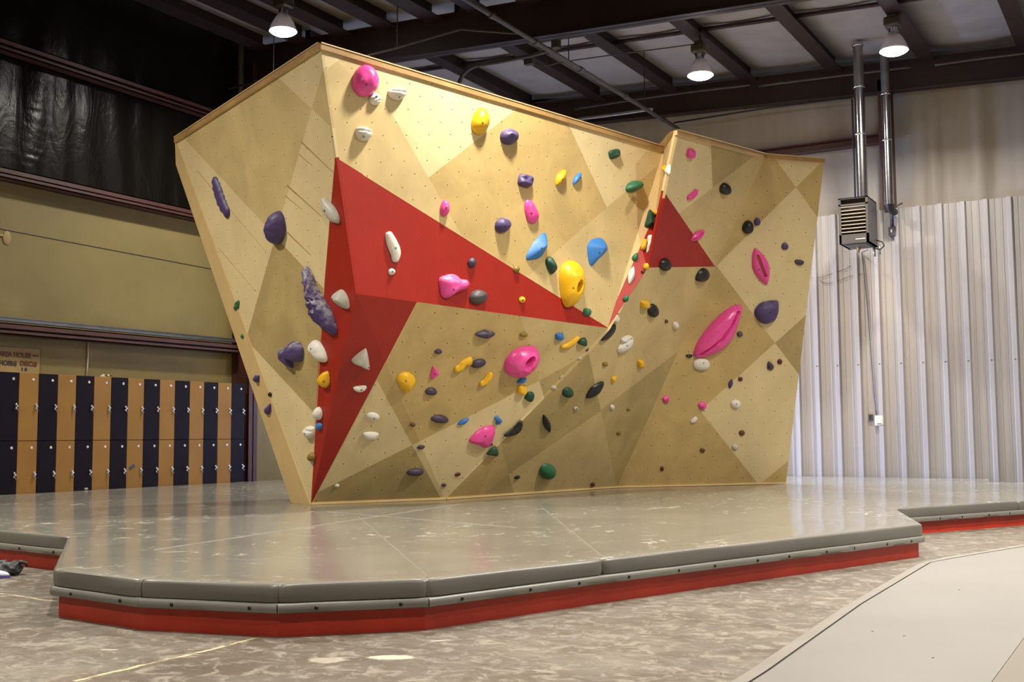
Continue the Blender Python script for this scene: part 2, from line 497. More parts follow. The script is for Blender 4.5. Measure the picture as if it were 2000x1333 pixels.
# rafters with flanges, sloping with the roof
def rafter(y, depth=.46, w=.2):
    m = MB(); xa, xb = XW - .1, XR + .1
    def sl(lo, hi, y0, y1):
        m.add([(xa, y0, roof_z(xa) - lo), (xb, y0, roof_z(xb) - lo), (xb, y1, roof_z(xb) - lo), (xa, y1, roof_z(xa) - lo),
               (xa, y0, roof_z(xa) - hi), (xb, y0, roof_z(xb) - hi), (xb, y1, roof_z(xb) - hi), (xa, y1, roof_z(xa) - hi)],
              [[0, 1, 2, 3], [7, 6, 5, 4], [0, 4, 5, 1], [1, 5, 6, 2], [2, 6, 7, 3], [3, 7, 4, 0]])
    sl(.22, .22 + depth, y - .02, y + .02)
    sl(.22 + depth - .015, .22 + depth, y - w / 2, y + w / 2)
    sl(.22, .235, y - w / 2, y + w / 2)
    struct('rafter_beam', m, M['roof_red'], label='deep dark red steel rafter crossing under the roof')
rafter(YW - .32, .50); rafter(14.1, .58); rafter(9.1, .5); rafter(4.1, .5)
# strap bars bridging the purlins
for y in (16.55,):
    m = MB(); xa, xb = XW, XR
    m.add([(xa, y, roof_z(xa) - .12), (xb, y, roof_z(xb) - .12), (xb, y + .09, roof_z(xb) - .12), (xa, y + .09, roof_z(xa) - .12),
           (xa, y, roof_z(xa) - .08), (xb, y, roof_z(xb) - .08), (xb, y + .09, roof_z(xb) - .08), (xa, y + .09, roof_z(xa) - .08)],
          [[3, 2, 1, 0], [4, 5, 6, 7], [0, 1, 5, 4], [1, 2, 6, 5], [2, 3, 7, 6], [3, 0, 4, 7]])
    struct('strap_beam', m, M['roof_red'])
# girts on the long wall (C sections) and the steel column
def girt(z0, z1, out, mat, x0=XW, ya=YN, yb_=YW, lip=True):
    m = MB(); m.box((x0, ya, z0), (x0 + .03, yb_, z1))
    m.box((x0, ya, z1 - .015), (x0 + out, yb_, z1)); m.box((x0, ya, z0), (x0 + out, yb_, z0 + .015))
    m.box((x0 + out - .012, ya, z1 - .07), (x0 + out, yb_, z1))
    m.box((x0 + out - .012, ya, z0), (x0 + out, yb_, z0 + .05))
    return struct('girt_beam', m, mat)
girt(4.46, 4.60, .22, M['dark_red'])
girt(2.37, 2.52, .20, M['dark_red'], yb_=14.0)
girt(6.20, 6.36, .20, M['dark_red'])
m = MB(); m.tube([(XW + .17, YN, 2.56), (XW + .17, 14.0, 2.56)], .022, 8); m.tube([(XW + .1, YN, 2.60), (XW + .1, 14.0, 2.60)], .022, 8)
tag(m.build('conduit', M['grey_steel'], smooth=True), 'pair of thin grey conduits lying on the lower girt above the lockers', 'conduit')
for yy in (14.1,):
    m = MB(); x0 = XW
    m.box((x0, yy - .1, 0), (x0 + .02, yy + .1, 7.3)); m.box((x0, yy - .012, 0), (x0 + .40, yy + .012, 7.3)); m.box((x0 + .38, yy - .1, 0), (x0 + .40, yy + .1, 7.3))
    struct('steel_column', m, M['dark_red'])
# far wall column and girts
cx = at_y(1730, 200, YW - .2).x
m = MB(); m.box((cx - .10, YW - .34, 4.66), (cx + .10, YW - .32, 6.85)); m.box((cx - .10, YW - .12, 4.66), (cx + .10, YW - .10, 6.85)); m.box((cx - .012, YW - .34, 4.66), (cx + .012, YW - .1, 6.85))
struct('steel_column', m, M['dark_red'])
g1 = at_y(1481, 292, YW - .15)
m = MB(); m.box((XW, YW - .16, g1.z - .02), (cx, YW - .02, g1.z)); m.box((XW, YW - .16, g1.z - .17), (cx, YW - .02, g1.z - .155)); m.box((XW, YW - .05, g1.z - .17), (cx, YW - .02, g1.z))
struct('girt_beam', m, M['dark_red'])
# ------------------------------------------------------------------ bouldering wall
W = {'A': [-6.6449, 7.9335, 4.5842], 'B': [-10.0272, 9.3705, 4.4939], 'C': [-7.9494, 9.4001, 0.262], 'F': [-6.6219, 8.4538, 2.3272], 'M': [-5.5824, 11.7831, 2.2086], 'N': [-5.2421, 12.7374, 4.4747], 'Np': [-4.7656, 11.9384, 4.4322], 'E': [-4.3369, 13.8886, 4.5116], 'X': [-5.0342, 13.9216, 3.1467], 'K': [-5.2753, 12.2511, 2.9434], 'P': [-5.7732, 11.671, 1.9207], 'Q': [-7.1656, 10.7838, 0.262], 'S': [-6.5737, 14.0986, 0.262], 'G': [-3.7624, 14.5385, 4.5137], 'H': [-4.8675, 16.16, 0.262]}
W = {k: Vector(v) for k, v in W.items()}
for k in 'CQSH': W[k].z = PADZ + .005
# the outer closing board of the side face
Cl = at_z(570, 982, PADZ + .005)
nB = (W['B'] - W['C']).cross(Cl - W['C']).normalized()
Bl = at_plane(345, 322, W['C'], nB)
PXP = dict(A=(625, 88), B=(343, 272), C=(607, 987), F=(695, 574), M=(1187, 641), N=(1297, 290), Np=(1320, 257), E=(1495, 304),
           X=(1399, 521), K=(1265, 523), P=(1150, 690), Q=(869, 977), S=(1205, 954), G=(1610, 313), H=(1535, 946))
wall_root = thing('climbing_boulder', at_z(870, 970, PADZ), 'faceted plywood bouldering wall with big red triangles and stained diamonds standing on the grey mat', 'climbing wall')
FACES = []          # (verts, normal) of every climbable triangle, for setting the holds on it
def px_in(poly, x, y):
    c = False; n = len(poly)
    for i in range(n):
        x1, y1 = poly[i]; x2, y2 = poly[i - 1]
        if (y1 > y) != (y2 > y) and x < (x2 - x1) * (y - y1) / (y2 - y1) + x1: c = not c
    return c
WM = ['wood_light', 'wood_mid', 'wood_amber', 'wood_dark', 'wood_red', 'wood_edge', 'wood_pencil']
WI = {k.replace('wood_', ''): i for i, k in enumerate(WM)}
def panel(names, tris, cuts, regions, default, label=None, lattice=None, scratches=()):
    bm = bmesh.new()
    vs = {n: bm.verts.new(W[n]) for n in names}
    nrm = Vector((0, 0, 0))
    for t in tris:
        f = bm.faces.new([vs[n] for n in t]); f.normal_update()
        c = f.calc_center_median()
        if f.normal.dot(CAM - c) < 0: f.normal_flip()
        a = f.calc_area(); nrm += f.normal * a
        FACES.append(([W[n].copy() for n in t], f.normal.copy()))
    nrm.normalize()
    ctr = sum((W[n] for n in names), Vector()) / len(names)
    for (p, q) in cuts:
        pn = ray(*p).cross(ray(*q)).normalized()
        bmesh.ops.bisect_plane(bm, geom=bm.verts[:] + bm.edges[:] + bm.faces[:], plane_co=CAM, plane_no=pn, dist=1e-5)
    # hole grid: lattice coordinates in the panel's own plane
    if lattice: P0, Pa, Pb = [at_plane(*p, ctr, nrm) for p in lattice]; a = Pa - P0; b = Pb - P0
    else:
        t1 = nrm.cross(Vector((0, 0, 1))).normalized(); t1 = -t1 if t1.dot(RM @ Vector((1, 0, 0))) < 0 else t1
        t2 = nrm.cross(t1); t2 = -t2 if t2.z < 0 else t2
        P0 = ctr; a = t1 * .28; b = t1 * .14 + t2 * .17
    aa, ab, bb = a.dot(a), a.dot(b), b.dot(b); det = aa * bb - ab * ab
    uvl = bm.loops.layers.uv.new('grid')
    for f in bm.faces:
        x, y = to_px(f.calc_center_median())
        f.material_index = WI[default]
        for (mname, poly) in regions:
            if px_in(poly, x, y): f.material_index = WI[mname]; break
    # thin dark scratches scored across the boards
    for (p, q, wd, *mn) in scratches:
        K = 10; pt = []
        def on(x, y):
            for t in tris:
                tp = [to_px(W[n]) for n in t]
                if px_in(tp, x, y):
                    nn = (W[t[1]] - W[t[0]]).cross(W[t[2]] - W[t[0]]).normalized(); nn = -nn if nn.dot(CAM - W[t[0]]) < 0 else nn
                    return at_plane(x, y, W[t[0]], nn) + nn * (.0012 if mn else .002), nn
            return None
        for k in range(K + 1):
            r_ = on(p[0] + (q[0] - p[0]) * k / K, p[1] + (q[1] - p[1]) * k / K)
            if r_: pt.append((r_[0], r_[1], k / K))
        for (u0, n0, k0), (u1, n1, k1) in zip(pt[:-1], pt[1:]):
            d = (u1 - u0).normalized(); s0 = d.cross(n0) * wd; s1 = d.cross(n1) * wd
            w0, w1 = (1, 1) if mn else (.75 - .5 * k0, .75 - .5 * k1)
            f = bm.faces.new([bm.verts.new(v) for v in (u0 - s0 * w0, u1 - s1 * w1, u1 + s1 * w1, u0 + s0 * w0)])
            f.normal_update()
            if f.normal.dot(nrm) < 0: f.normal_flip()
            f.material_index = WI[mn[0] if mn else 'pencil']
    for f in bm.faces:
        for lp in f.loops:
            w = lp.vert.co - P0; u = w.dot(a); v = w.dot(b)
            lp[uvl].uv = ((u * bb - v * ab) / det, (v * aa - u * ab) / det)
    po = ORG[wall_root]
    for v in bm.verts: v.co -= po
    me = bpy.data.meshes.new('plywood_panel'); bm.to_mesh(me); bm.free()
    for k in WM: me.materials.append(M[k])
    o = bpy.data.objects.new('plywood_panel', me); COL.objects.link(o); o.parent = wall_root; ORG[o] = po
    sol = o.modifiers.new('thickness', 'SOLIDIFY'); sol.thickness = .03; sol.offset = -1
    if label: o['label'] = label
    return o
RED = [(655, 307), (640, 470), (634, 546), (622, 705), (607, 987)]
# side face
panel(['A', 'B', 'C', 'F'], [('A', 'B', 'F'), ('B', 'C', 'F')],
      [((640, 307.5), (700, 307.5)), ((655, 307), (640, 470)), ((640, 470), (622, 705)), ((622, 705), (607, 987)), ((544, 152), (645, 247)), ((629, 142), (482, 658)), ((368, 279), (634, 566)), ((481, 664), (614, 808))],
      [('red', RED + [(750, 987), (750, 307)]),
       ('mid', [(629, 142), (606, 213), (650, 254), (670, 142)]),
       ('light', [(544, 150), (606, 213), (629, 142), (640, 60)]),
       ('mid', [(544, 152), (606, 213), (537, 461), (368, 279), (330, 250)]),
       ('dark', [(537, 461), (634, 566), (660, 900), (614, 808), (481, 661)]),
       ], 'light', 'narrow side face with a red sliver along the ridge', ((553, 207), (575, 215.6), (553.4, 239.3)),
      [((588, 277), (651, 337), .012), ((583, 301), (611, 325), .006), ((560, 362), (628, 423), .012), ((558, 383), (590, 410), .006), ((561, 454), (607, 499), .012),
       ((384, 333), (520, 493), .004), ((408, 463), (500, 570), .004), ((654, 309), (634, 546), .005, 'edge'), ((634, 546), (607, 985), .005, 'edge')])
# tall main face
panel(['A', 'F', 'M', 'N'], [('A', 'F', 'M'), ('A', 'M', 'N')],
      [((655, 307), (1187, 640)), ((636, 136), (672, 111)), ((699, 110), (838, 349)), ((838, 349), (900, 457)), ((791, 383), (1009, 213)),
       ((1110, 242), (1185, 405)), ((1185, 405), (1030, 541)), ((1185, 405), (1290, 320))],
      [('red', [(640, 297), (655, 307), (1187, 640), (1187, 700), (600, 700)]),
       ('light', [(600, 60), (672, 111), (636, 136), (615, 150)]),
       ('mid', [(636, 136), (672, 111), (699, 105), (838, 349), (791, 383), (655, 310)]),
       ('light', [(699, 60), (838, 349), (1012, 211), (1012, 150)]),
       ('mid', [(838, 349), (791, 383), (750, 480), (910, 475)]),
       ('amber', [(838, 349), (1009, 211), (1110, 230), (1185, 405), (1030, 541), (900, 470)]),
       ('light', [(1110, 200), (1185, 405), (1300, 312), (1320, 250)]),
       ], 'mid', 'tall main face with the large red triangle', ((819, 189.2), (862, 189.8), (839, 214.3)), [((656, 308), (1186, 639), .004, 'edge')])
# shaded underside
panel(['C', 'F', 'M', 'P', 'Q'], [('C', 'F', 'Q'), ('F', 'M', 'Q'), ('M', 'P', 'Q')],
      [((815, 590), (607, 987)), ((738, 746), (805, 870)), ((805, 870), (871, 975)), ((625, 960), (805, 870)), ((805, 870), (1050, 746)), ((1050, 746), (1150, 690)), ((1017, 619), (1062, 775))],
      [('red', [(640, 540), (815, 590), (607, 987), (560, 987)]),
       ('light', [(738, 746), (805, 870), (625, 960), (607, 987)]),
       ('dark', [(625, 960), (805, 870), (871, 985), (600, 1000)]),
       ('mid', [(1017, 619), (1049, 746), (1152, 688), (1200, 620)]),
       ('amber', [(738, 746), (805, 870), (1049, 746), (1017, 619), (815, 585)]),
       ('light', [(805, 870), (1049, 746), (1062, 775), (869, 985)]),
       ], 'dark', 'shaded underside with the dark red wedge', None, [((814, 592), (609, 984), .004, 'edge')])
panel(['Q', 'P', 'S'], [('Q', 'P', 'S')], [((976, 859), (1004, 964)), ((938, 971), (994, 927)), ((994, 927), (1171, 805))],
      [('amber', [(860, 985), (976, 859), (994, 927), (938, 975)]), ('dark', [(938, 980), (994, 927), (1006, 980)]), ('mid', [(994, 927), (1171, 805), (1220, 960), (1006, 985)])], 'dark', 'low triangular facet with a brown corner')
panel(['K', 'X', 'S', 'P', 'M'], [('K', 'X', 'S'), ('K', 'S', 'P'), ('K', 'P', 'M')], [((1171, 803), (1323, 688))],
      [('dark', [(1171, 803), (1323, 688), (1300, 800), (1205, 970)])], 'mid')
panel(['Np', 'E', 'X', 'K'], [('Np', 'E', 'X'), ('Np', 'X', 'K')], [((1298, 376), (1397, 522)), ((1388, 278), (1392, 368)), ((1448, 324), (1328, 416))],
      [('red', [(1296, 373), (1400, 526), (1250, 530)]), ('light', [(1388, 260), (1391, 366), (1328, 416), (1280, 370), (1310, 250)]),
       ('dark', [(1388, 260), (1391, 366), (1448, 324), (1500, 290)])], 'mid', 'upper facet with the small red triangle')
panel(['E', 'X', 'S', 'H', 'G'], [('E', 'X', 'G'), ('X', 'H', 'G'), ('X', 'S', 'H')],
      [((1514, 310), (1598, 426)), ((1602, 319), (1399, 520)), ((1400, 520), (1558, 729)), ((1576, 614), (1384, 788)), ((1367, 802), (1480, 945)), ((1538, 902), (1480, 950)), ((1384, 788), (1367, 802))],
      [('light', [(1512, 300), (1554, 365), (1605, 315)]), ('amber', [(1554, 365), (1612, 306), (1620, 440), (1598, 426)]),
       ('light', [(1554, 365), (1598, 426), (1640, 500), (1578, 612), (1515, 668), (1400, 520)]),
       ('dark', [(1515, 668), (1578, 612), (1600, 700), (1558, 729)]),
       ('light', [(1515, 668), (1560, 731), (1540, 900), (1480, 945), (1365, 802)]),
       ], 'amber', 'outer end face with pale diamonds')
# the strip inside the notch
panel(['N', 'Np', 'K', 'M'], [('N', 'Np', 'K'), ('N', 'K', 'M')], [((1298, 376), (1236, 515))],
      [('red', [(1298, 376), (1310, 440), (1275, 540), (1170, 660), (1215, 584), (1234, 515)])], 'edge', 'narrow edge strip inside the notch')
# closing boards, caps and base strip
back = Vector((-.55, .75, 0)); back2 = Vector((-1.1, .35, 0))
m = MB(); m.add([W['B'], Bl, Cl, W['C']], [[0, 1, 2, 3]])
o = m.build('closing_board', M['wood_edge'], wall_root); sm = o.modifiers.new('t', 'SOLIDIFY'); sm.thickness = .02; sm.offset = 0
Gb, Hb = W['G'] + back2, W['H'] + back2; Bb = Bl + back; Ab = W['A'] + Vector((-.2, 2.2, 0)); 
m = MB(); m.add([W['G'], W['H'], Hb, Gb], [[0, 1, 2, 3]]); m.add([Bl, Cl, Cl + back, Bb], [[0, 1, 2, 3]])
m.add([Bb, Cl + back, Hb, Gb], [[0, 1, 2, 3]])
o = m.build('backing_board', M['wood_edge'], wall_root)
def cap(a, b, w=.05, h=.054, up=.012, inset=0, shift=0.02):
    d = (b - a).normalized(); out = d.cross(Vector((0, 0, 1))).normalized()
    if out.dot(CAM - a) < 0: out = -out
    up3 = Vector((0, 0, 1)); m = MB()
    c = []
    for p in (a, b):
        for (o_, z_) in ((shift, up), (shift, up - h), (shift - w, up - h), (shift - w, up)): c.append(p + out * o_ + up3 * z_)
    m.add(c, [[3, 2, 1, 0], [4, 5, 6, 7], [2, 3, 7, 6], [1, 2, 6, 5]], 0)
    m.add([c[0], c[1], c[5], c[4]], [[0, 1, 2, 3]], 1)
    m.add([c[0], c[4], c[7], c[3]], [[0, 1, 2, 3]], 0)
    # thin pale line of the top sheet
    e = [p + out * (shift + .006) + up3 * z for p in (a, b) for z in (up + .012, up)] + [p + out * (shift - w) + up3 * (up + .012) for p in (a, b)]
    m.add(e, [[0, 1, 3, 2], [0, 2, 5, 4]], 0)
    return m.build('top_trim', [M['wood_edge'], M['wood_edge_stripe']], wall_root)
for a, b in (('A', 'B'), ('A', 'N'), ('Np', 'E'), ('E', 'G')): cap(W[a], W[b])
dN, dNp = (W['N'] - CAM).length, (W['Np'] - CAM).length
q_ = [CAM + ray(1296, 293).normalized() * dN, CAM + ray(1320, 255).normalized() * dNp, CAM + ray(1306, 260).normalized() * (dNp + .28), CAM + ray(1284, 286).normalized() * (dN + .28)]
m = MB(); m.add(q_, [[0, 1, 2, 3]]); o = m.build('top_trim', M['wood_edge'], wall_root); sm = o.modifiers.new('t', 'SOLIDIFY'); sm.thickness = .02; sm.offset = -1
m = MB()
zz = Vector((0, 0, .0))
for a, b in (('C', 'Q'), ('Q', 'S'), ('S', 'H')):
    p, q = W[a].copy(), W[b].copy(); d = (q - p).normalized(); out = d.cross(Vector((0, 0, 1))); out = -out if out.dot(CAM - p) < 0 else out
    c = [v + out * o_ + Vector((0, 0, z_)) for v in (p, q) for (o_, z_) in ((.03, 0), (.03, .022), (-.02, .03), (-.02, 0))]
    m.add(c, [[0, 1, 5, 4], [1, 2, 6, 5], [2, 3, 7, 6], [3, 2, 1, 0], [4, 5, 6, 7]])
m.build('base_trim', M['wood_edge'], wall_root)

# ------------------------------------------------------------------ climbing holds
# (type, colour, cx, cy, w, h, angle_deg, protrusion(0=auto), bolt(px or None), label, extra)
HOLDS = [
 ('egg','pink',714,158,53,62,0,.13,(715,165),'big round pink hold just under the top edge near the peak',{}),
 ('round','white',733,194,24,24,0,.05,(735,189),'small round white hold touching the lower side of the big pink one',{'ridge':7}),
 ('lens','white',776,184,37,24,0,.09,(780,190),'grooved white shell hold directly below the sloping top edge, beside the big pink hold',{'groove':.45}),
 ('lens','white',710,262,34,28,-12,.09,(710,267),'grooved white shell hold above the top point of the large red triangle',{'groove':.5}),
 ('tube','purple',0,0,0,0,0,.045,None,'long thin ridged purple hold high on the outer side face',{'sp':[(418,350),(424,372),(432,398),(443,421)],'r':[5,9,9,6],'ridge':11}),
 ('egg','purple',537,445,43,67,-8,.14,None,'large egg-shaped purple hold on the side face',{'amp':.12}),
 ('tube','grey_white',0,0,0,0,0,.06,(634,412),'pale horn-shaped hold straddling the wood and red border near the ridge',{'sp':[(631,390),(638,408),(650,422),(660,433)],'r':[5,10,10,4]}),
 ('tube','white',0,0,0,0,0,.045,(773,485),'white feather-shaped ridged hold standing upright on the red triangle',{'sp':[(758,458),(765,474),(773,492),(772,508)],'r':[6,10,10,5],'ridge':14}),
 ('egg','white',765,531,14,13,30,.03,(767,531),'tiny white hold below the feather-shaped hold on red',{}),
 ('poly','grey_white',667,584,0,0,0,.1,(649,584),'dull grey cone hold on the bright red sliver beside the purple shell',{'pts':[(647,580),(662,567),(672,568),(681,584),(682,602),(669,602),(654,592)],'pk':(.25,0)}),
 ('poly','purple',0,0,0,0,0,.13,(617,584),'huge chalky purple shell hold hanging along the red border',{'pts':[(588,521),(598,525),(607,540),(615,560),(630,583),(646,606),(656,632),(659,648),(652,655),(636,646),(618,632),(607,612),(603,585),(597,556)],'ridge':16,'chalk':.6}),
 ('poly','purple',0,0,0,0,0,.1,None,'purple heart-shaped hold below the huge purple shell',{'pts':[(542,690),(546,681),(556,679),(566,669),(583,668),(593,682),(592,702),(585,708),(570,704),(571,719),(558,714),(547,703)],'amp':.12,'chalk':.4}),
 ('poly','white',0,0,0,0,0,.07,(607,682),'smooth white slab hold between the purple heart and the red strip',{'pts':[(602,673),(613,664),(626,670),(637,690),(639,705),(626,707),(609,691),(601,684)]}),
 ('poly','grey_white',0,0,0,0,0,.1,(720,719),'pale triangular hold at the top of the dark red wedge',{'pts':[(686,705),(710,683),(717,685),(722,719),(717,722),(700,714)],'plate':(704,698)}),
 ('egg','green',462,597,10,22,-20,.03,None,'small green ridged hold near the outer rim of the side face',{'ridge':5}),
 ('egg','green',473,657,7,9,0,.02,None,'tiny green hold on the outer rim below the ridged green one',{}),
 ('egg','purple',501,739,13,18,-25,.05,None,'purple hold with white chalk top on the outer rim',{'chalk':.8}),
 ('round','black',527,771,8,9,0,.02,None,'tiny black hold low on the side face',{}),
 ('drop','purple',524,799,14,24,-25,.04,None,'chalky purple teardrop hold low on the outer rim',{'chalk':.8}),
 ('poly','yellow',0,0,0,0,0,.07,(632,746),'yellow hold on the bright red strip below the white slab',{'pts':[(619,740),(629,728),(640,726),(644,740),(642,752),(634,758),(624,752)]}),
 ('egg','white',620,808,20,26,0,.06,None,'smooth white hold on the red edge above the small blue one',{}),
 ('round','blue',623,833,14,15,0,.035,None,'small blue hold on the red edge of the prow',{}),
 ('lens','white',604,845,25,25,10,.06,(595,848),'pale stepped hold left of the small blue hold on the prow',{'groove':.3}),
 ('egg','olive',608,893,17,18,0,.05,None,'mustard hold low on the sharp edge of the prow',{}),
 ('lens_up','white',703,760,27,13,8,.04,(706,762),'thin white crescent hold low on the dark red wedge',{}),
 ('egg','white',728,813,27,15,-8,.04,(731,818),'white pill-shaped hold on the shaded underside beside the red wedge',{}),
 ('lens_up','white',724,852,31,17,0,.04,(729,860),'white bowl-shaped hold below the pill-shaped white hold',{}),
 ('egg','white',658,949,10,7,15,.02,None,'tiny white hold near the foot of the red wedge',{}),
 ('drop','yellow',793,747,37,42,180,.08,(793,745),'large yellow drop-shaped hold on the shaded underside',{}),
 ('poly','pink',0,0,0,0,0,.04,(850,731),'small pink triangle hold near the yellow drop-shaped hold',{'pts':[(841,740),(845,716),(850,718),(858,729),(852,735)]}),
 ('egg','dark_purple',856,687,15,10,5,.03,None,'small dark purple hold above the pink triangle hold',{}),
 ('tube','yellow',0,0,0,0,0,.05,None,'yellow bone-shaped hold touching a purple oval hold',{'sp':[(892,724),(900,718),(905,709),(915,704)],'r':[5,7,6,8]}),
 ('egg','dark_purple',934,710,31,17,18,.05,None,'dark purple oval hold beside the yellow bone-shaped hold',{}),
 ('egg','dark_purple',842,765,24,16,0,.045,None,'dark purple oval hold under the pink triangle hold',{}),
 ('egg','dark_purple',859,819,35,17,-4,.05,None,'wide dark purple hold above the crossing of the stain lines',{'amp':.1}),
 ('round','brown',806,830,11,9,0,.025,None,'small brown hold beside the wide dark purple hold',{}),
 ('slim','blue',905,824,26,10,28,.03,None,'slim blue hold tilted beside the wide dark purple hold',{}),
 ('egg','dark_purple',811,923,34,15,6,.05,None,'faded purple oval hold in the dark lower stain patch',{}),
 ('egg','dark_purple',822,874,16,8,12,.025,None,'small dark hold at the crossing of the stain lines',{}),
 ('egg','maroon',894,927,12,7,20,.02,None,'small maroon hold above the small dark purple one near the mat',{}),
 ('round','dark_purple',867,948,10,7,0,.02,None,'small dark purple hold nearest the mat under the overhang',{}),
 ('egg','yellow',939,237,36,54,-8,.11,(943,240),'large yellow egg-shaped hold near the sloping top edge',{}),
 ('round','purple',995,267,37,32,0,.1,(1000,262),'lumpy purple hold near the large yellow egg-shaped hold',{'amp':.15}),
 ('block','purple',1027,353,31,25,-10,.07,None,'craggy purple block hold above the pink amoeba on wood',{'amp':.35}),
 ('slim','yellow',1095,347,17,36,-32,.06,(1099,351),'slim yellow hold beside a small blue one',{}),
 ('slim','blue',1127,349,11,29,-35,.045,None,'small slim blue hold beside the slim yellow one',{}),
 ('block','dark_green',1200,301,23,18,15,.06,None,'craggy dark green hold near the end of the main top edge',{'amp':.3}),
 ('egg','green',1239,364,37,21,18,.1,None,'long smooth green hold casting a long shadow by the notch',{}),
 ('egg','pink',869,407,19,33,-5,.06,(872,406),'small pink hold just above the upper side of the red triangle',{}),
 ('poly','pink',0,0,0,0,0,.06,(1038,417),'upright pink amoeba-shaped hold on amber wood',{'pts':[(1027,391),(1036,391),(1046,405),(1052,418),(1052,430),(1044,437),(1032,434),(1026,418),(1024,402)]}),
 ('egg','purple',982,440,33,29,20,.09,(986,443),'rounded purple hold left of the upright pink amoeba',{'amp':.1}),
 ('egg','yellow',1297,330,11,15,0,.05,None,'yellow hold near the top of the notch edge',{}),
 ('egg','white',1304,333,10,24,-15,.045,None,'white curved hold behind the topmost yellow hold of the notch',{'ridge':4}),
 ('poly','dark_green',0,0,0,0,0,.09,None,'dark green cone hold standing off the notch edge',{'pts':[(1268,410),(1276,416),(1283,436),(1272,443),(1259,443),(1262,428)],'pk':(-.1,.4)}),
 ('round','yellow',1280,415,9,10,0,.03,None,'small yellow hold half hidden behind the dark green cone',{}),
 ('egg','dark_purple',922,513,17,20,-20,.045,None,'dark navy hold on red above the pink amoeba',{}),
 ('poly','pink',0,0,0,0,0,.1,(886,566),'chalky pink amoeba-shaped hold lying on the red triangle',{'pts':[(857,545),(869,538),(887,536),(899,545),(912,547),(917,556),(910,565),(889,574),(874,583),(863,579),(859,565)],'chalk':.35}),
 ('egg','grey',934,580,36,28,8,.09,None,'dark grey lumpy hold beside the pink amoeba on red',{'amp':.15}),
 ('round','yellow',1020,586,13,13,0,.03,(1021,587),'tiny yellow screw-on hold on the red triangle',{}),
 ('egg','olive',1009,526,13,15,-15,.035,None,'small olive hold on the upper border of the red triangle',{}),
 ('poly','blue',0,0,0,0,0,.1,(1058,485),'large blue pointed hold beside the dark green bar',{'pts':[(1028,501),(1034,487),(1045,470),(1061,456),(1068,458),(1069,482),(1061,498),(1050,506),(1031,508)],'pk':(.2,0)}),
 ('poly','blue',0,0,0,0,0,.1,(1171,494),'large blue faceted hold right of the yellow ring hold',{'pts':[(1148,478),(1156,468),(1176,466),(1187,487),(1168,508),(1156,520),(1150,512),(1147,490)],'pk':(.1,-.1)}),
 ('poly','dark_green',0,0,0,0,0,.08,None,'dark green bar hold between the blue pointed and yellow ring holds',{'pts':[(1065,511),(1074,501),(1082,513),(1089,527),(1080,536),(1073,530)]}),
 ('poly','yellow',0,0,0,0,0,.17,(1120,563),'huge yellow ring jug hold with a finger hole',{'pts':[(1092,540),(1097,520),(1110,511),(1125,510),(1136,518),(1141,532),(1143,555),(1141,575),(1133,588),(1127,596),(1110,601),(1100,590),(1095,568)],'pit':(1134,560,5.5,13,-.25),'amp':.03}),
 ('block','green',1147,610,16,15,0,.045,None,'small green hold on the lower border near the red point',{}),
 ('slim','dark_purple',947,653,40,18,3,.06,None,'dark purple lens hold just below the red triangle',{'chalk':.2}),
 ('egg','olive',1023,654,17,9,0,.03,None,'small olive-brown hold below the red triangle near the pink ring',{}),
 ('block','blue',1093,658,17,15,0,.04,None,'small blue faceted hold beside the yellow crescent',{'amp':.2}),
 ('tube','yellow',0,0,0,0,0,.04,None,'yellow crescent hold between small blue and dark green holds',{'sp':[(1097,679),(1109,676),(1121,667),(1130,659)],'r':[2.5,5,5,3]}),
 ('poly','dark_green',0,0,0,0,0,.05,None,'dark green faceted hold touching the tip of the yellow crescent',{'pts':[(1128,670),(1136,661),(1145,661),(1147,673),(1142,677),(1133,674)]}),
 ('tube','black',0,0,0,0,0,.06,None,'black bean-shaped hold at the point of the red triangle',{'sp':[(1177,661),(1186,655),(1194,646),(1196,639)],'r':[5,9,9,6]}),
 ('poly','pink',1019,708,0,0,0,.15,None,'very large pink doughnut hold with a deep pocket',{'pts':[(985,723),(988,703),(1004,685),(1024,677),(1045,677),(1054,690),(1050,708),(1035,726),(1017,737),(1001,738),(989,731)],'pit':(1036,711,7.5,16,-.6),'amp':.03}),
 ('slim','blue',1019,744,22,10,25,.04,None,'slim blue hold tucked right below the pink doughnut',{}),
 ('tube','yellow',0,0,0,0,0,.045,None,'yellow crescent hold left of the pink doughnut',{'sp':[(940,752),(949,747),(956,738),(959,730)],'r':[4,6,6,3]}),
 ('block','yellow',1019,763,19,18,-20,.05,None,'small yellow knob hold below the slim blue one',{'amp':.25}),
 ('poly','dark_green',0,0,0,0,0,.05,None,'dark green angular hold next to the small yellow knob',{'pts':[(1024,777),(1032,766),(1043,768),(1042,780),(1036,786),(1027,782)]}),
 ('egg','dark_green',1109,767,23,21,15,.06,None,'rounded dark green hold beside the black lens hold',{}),
 ('slim','black',1162,762,48,18,43,.06,None,'black lens hold tilted across the panel joint',{}),
 ('egg','grey_white',1081,757,12,9,0,.02,None,'tiny pale grey hold beside the rounded dark green hold',{}),
 ('slim','grey_white',1096,736,10,3,45,.015,None,'tiny pale sliver hold right of the pink doughnut',{}),
 ('round','grey_white',1132,700,8,7,0,.015,None,'tiny white button hold below the dark green faceted hold',{}),
 ('slim','dark_purple',1147,684,9,4,42,.015,None,'tiny dark sliver hold at the panel joint',{}),
 ('poly','blue',0,0,0,0,0,.045,None,'small blue heart-shaped hold above the pink shell',{'pts':[(965,817),(972,812),(976,817),(981,821),(976,828),(968,830),(969,823)]}),
 ('poly','pink',0,0,0,0,0,.08,(948,853),'pink shell-shaped hold low on the shaded underside',{'pts':[(916,861),(926,848),(938,838),(950,832),(965,833),(967,843),(961,864),(947,876),(936,871),(922,867)]}),
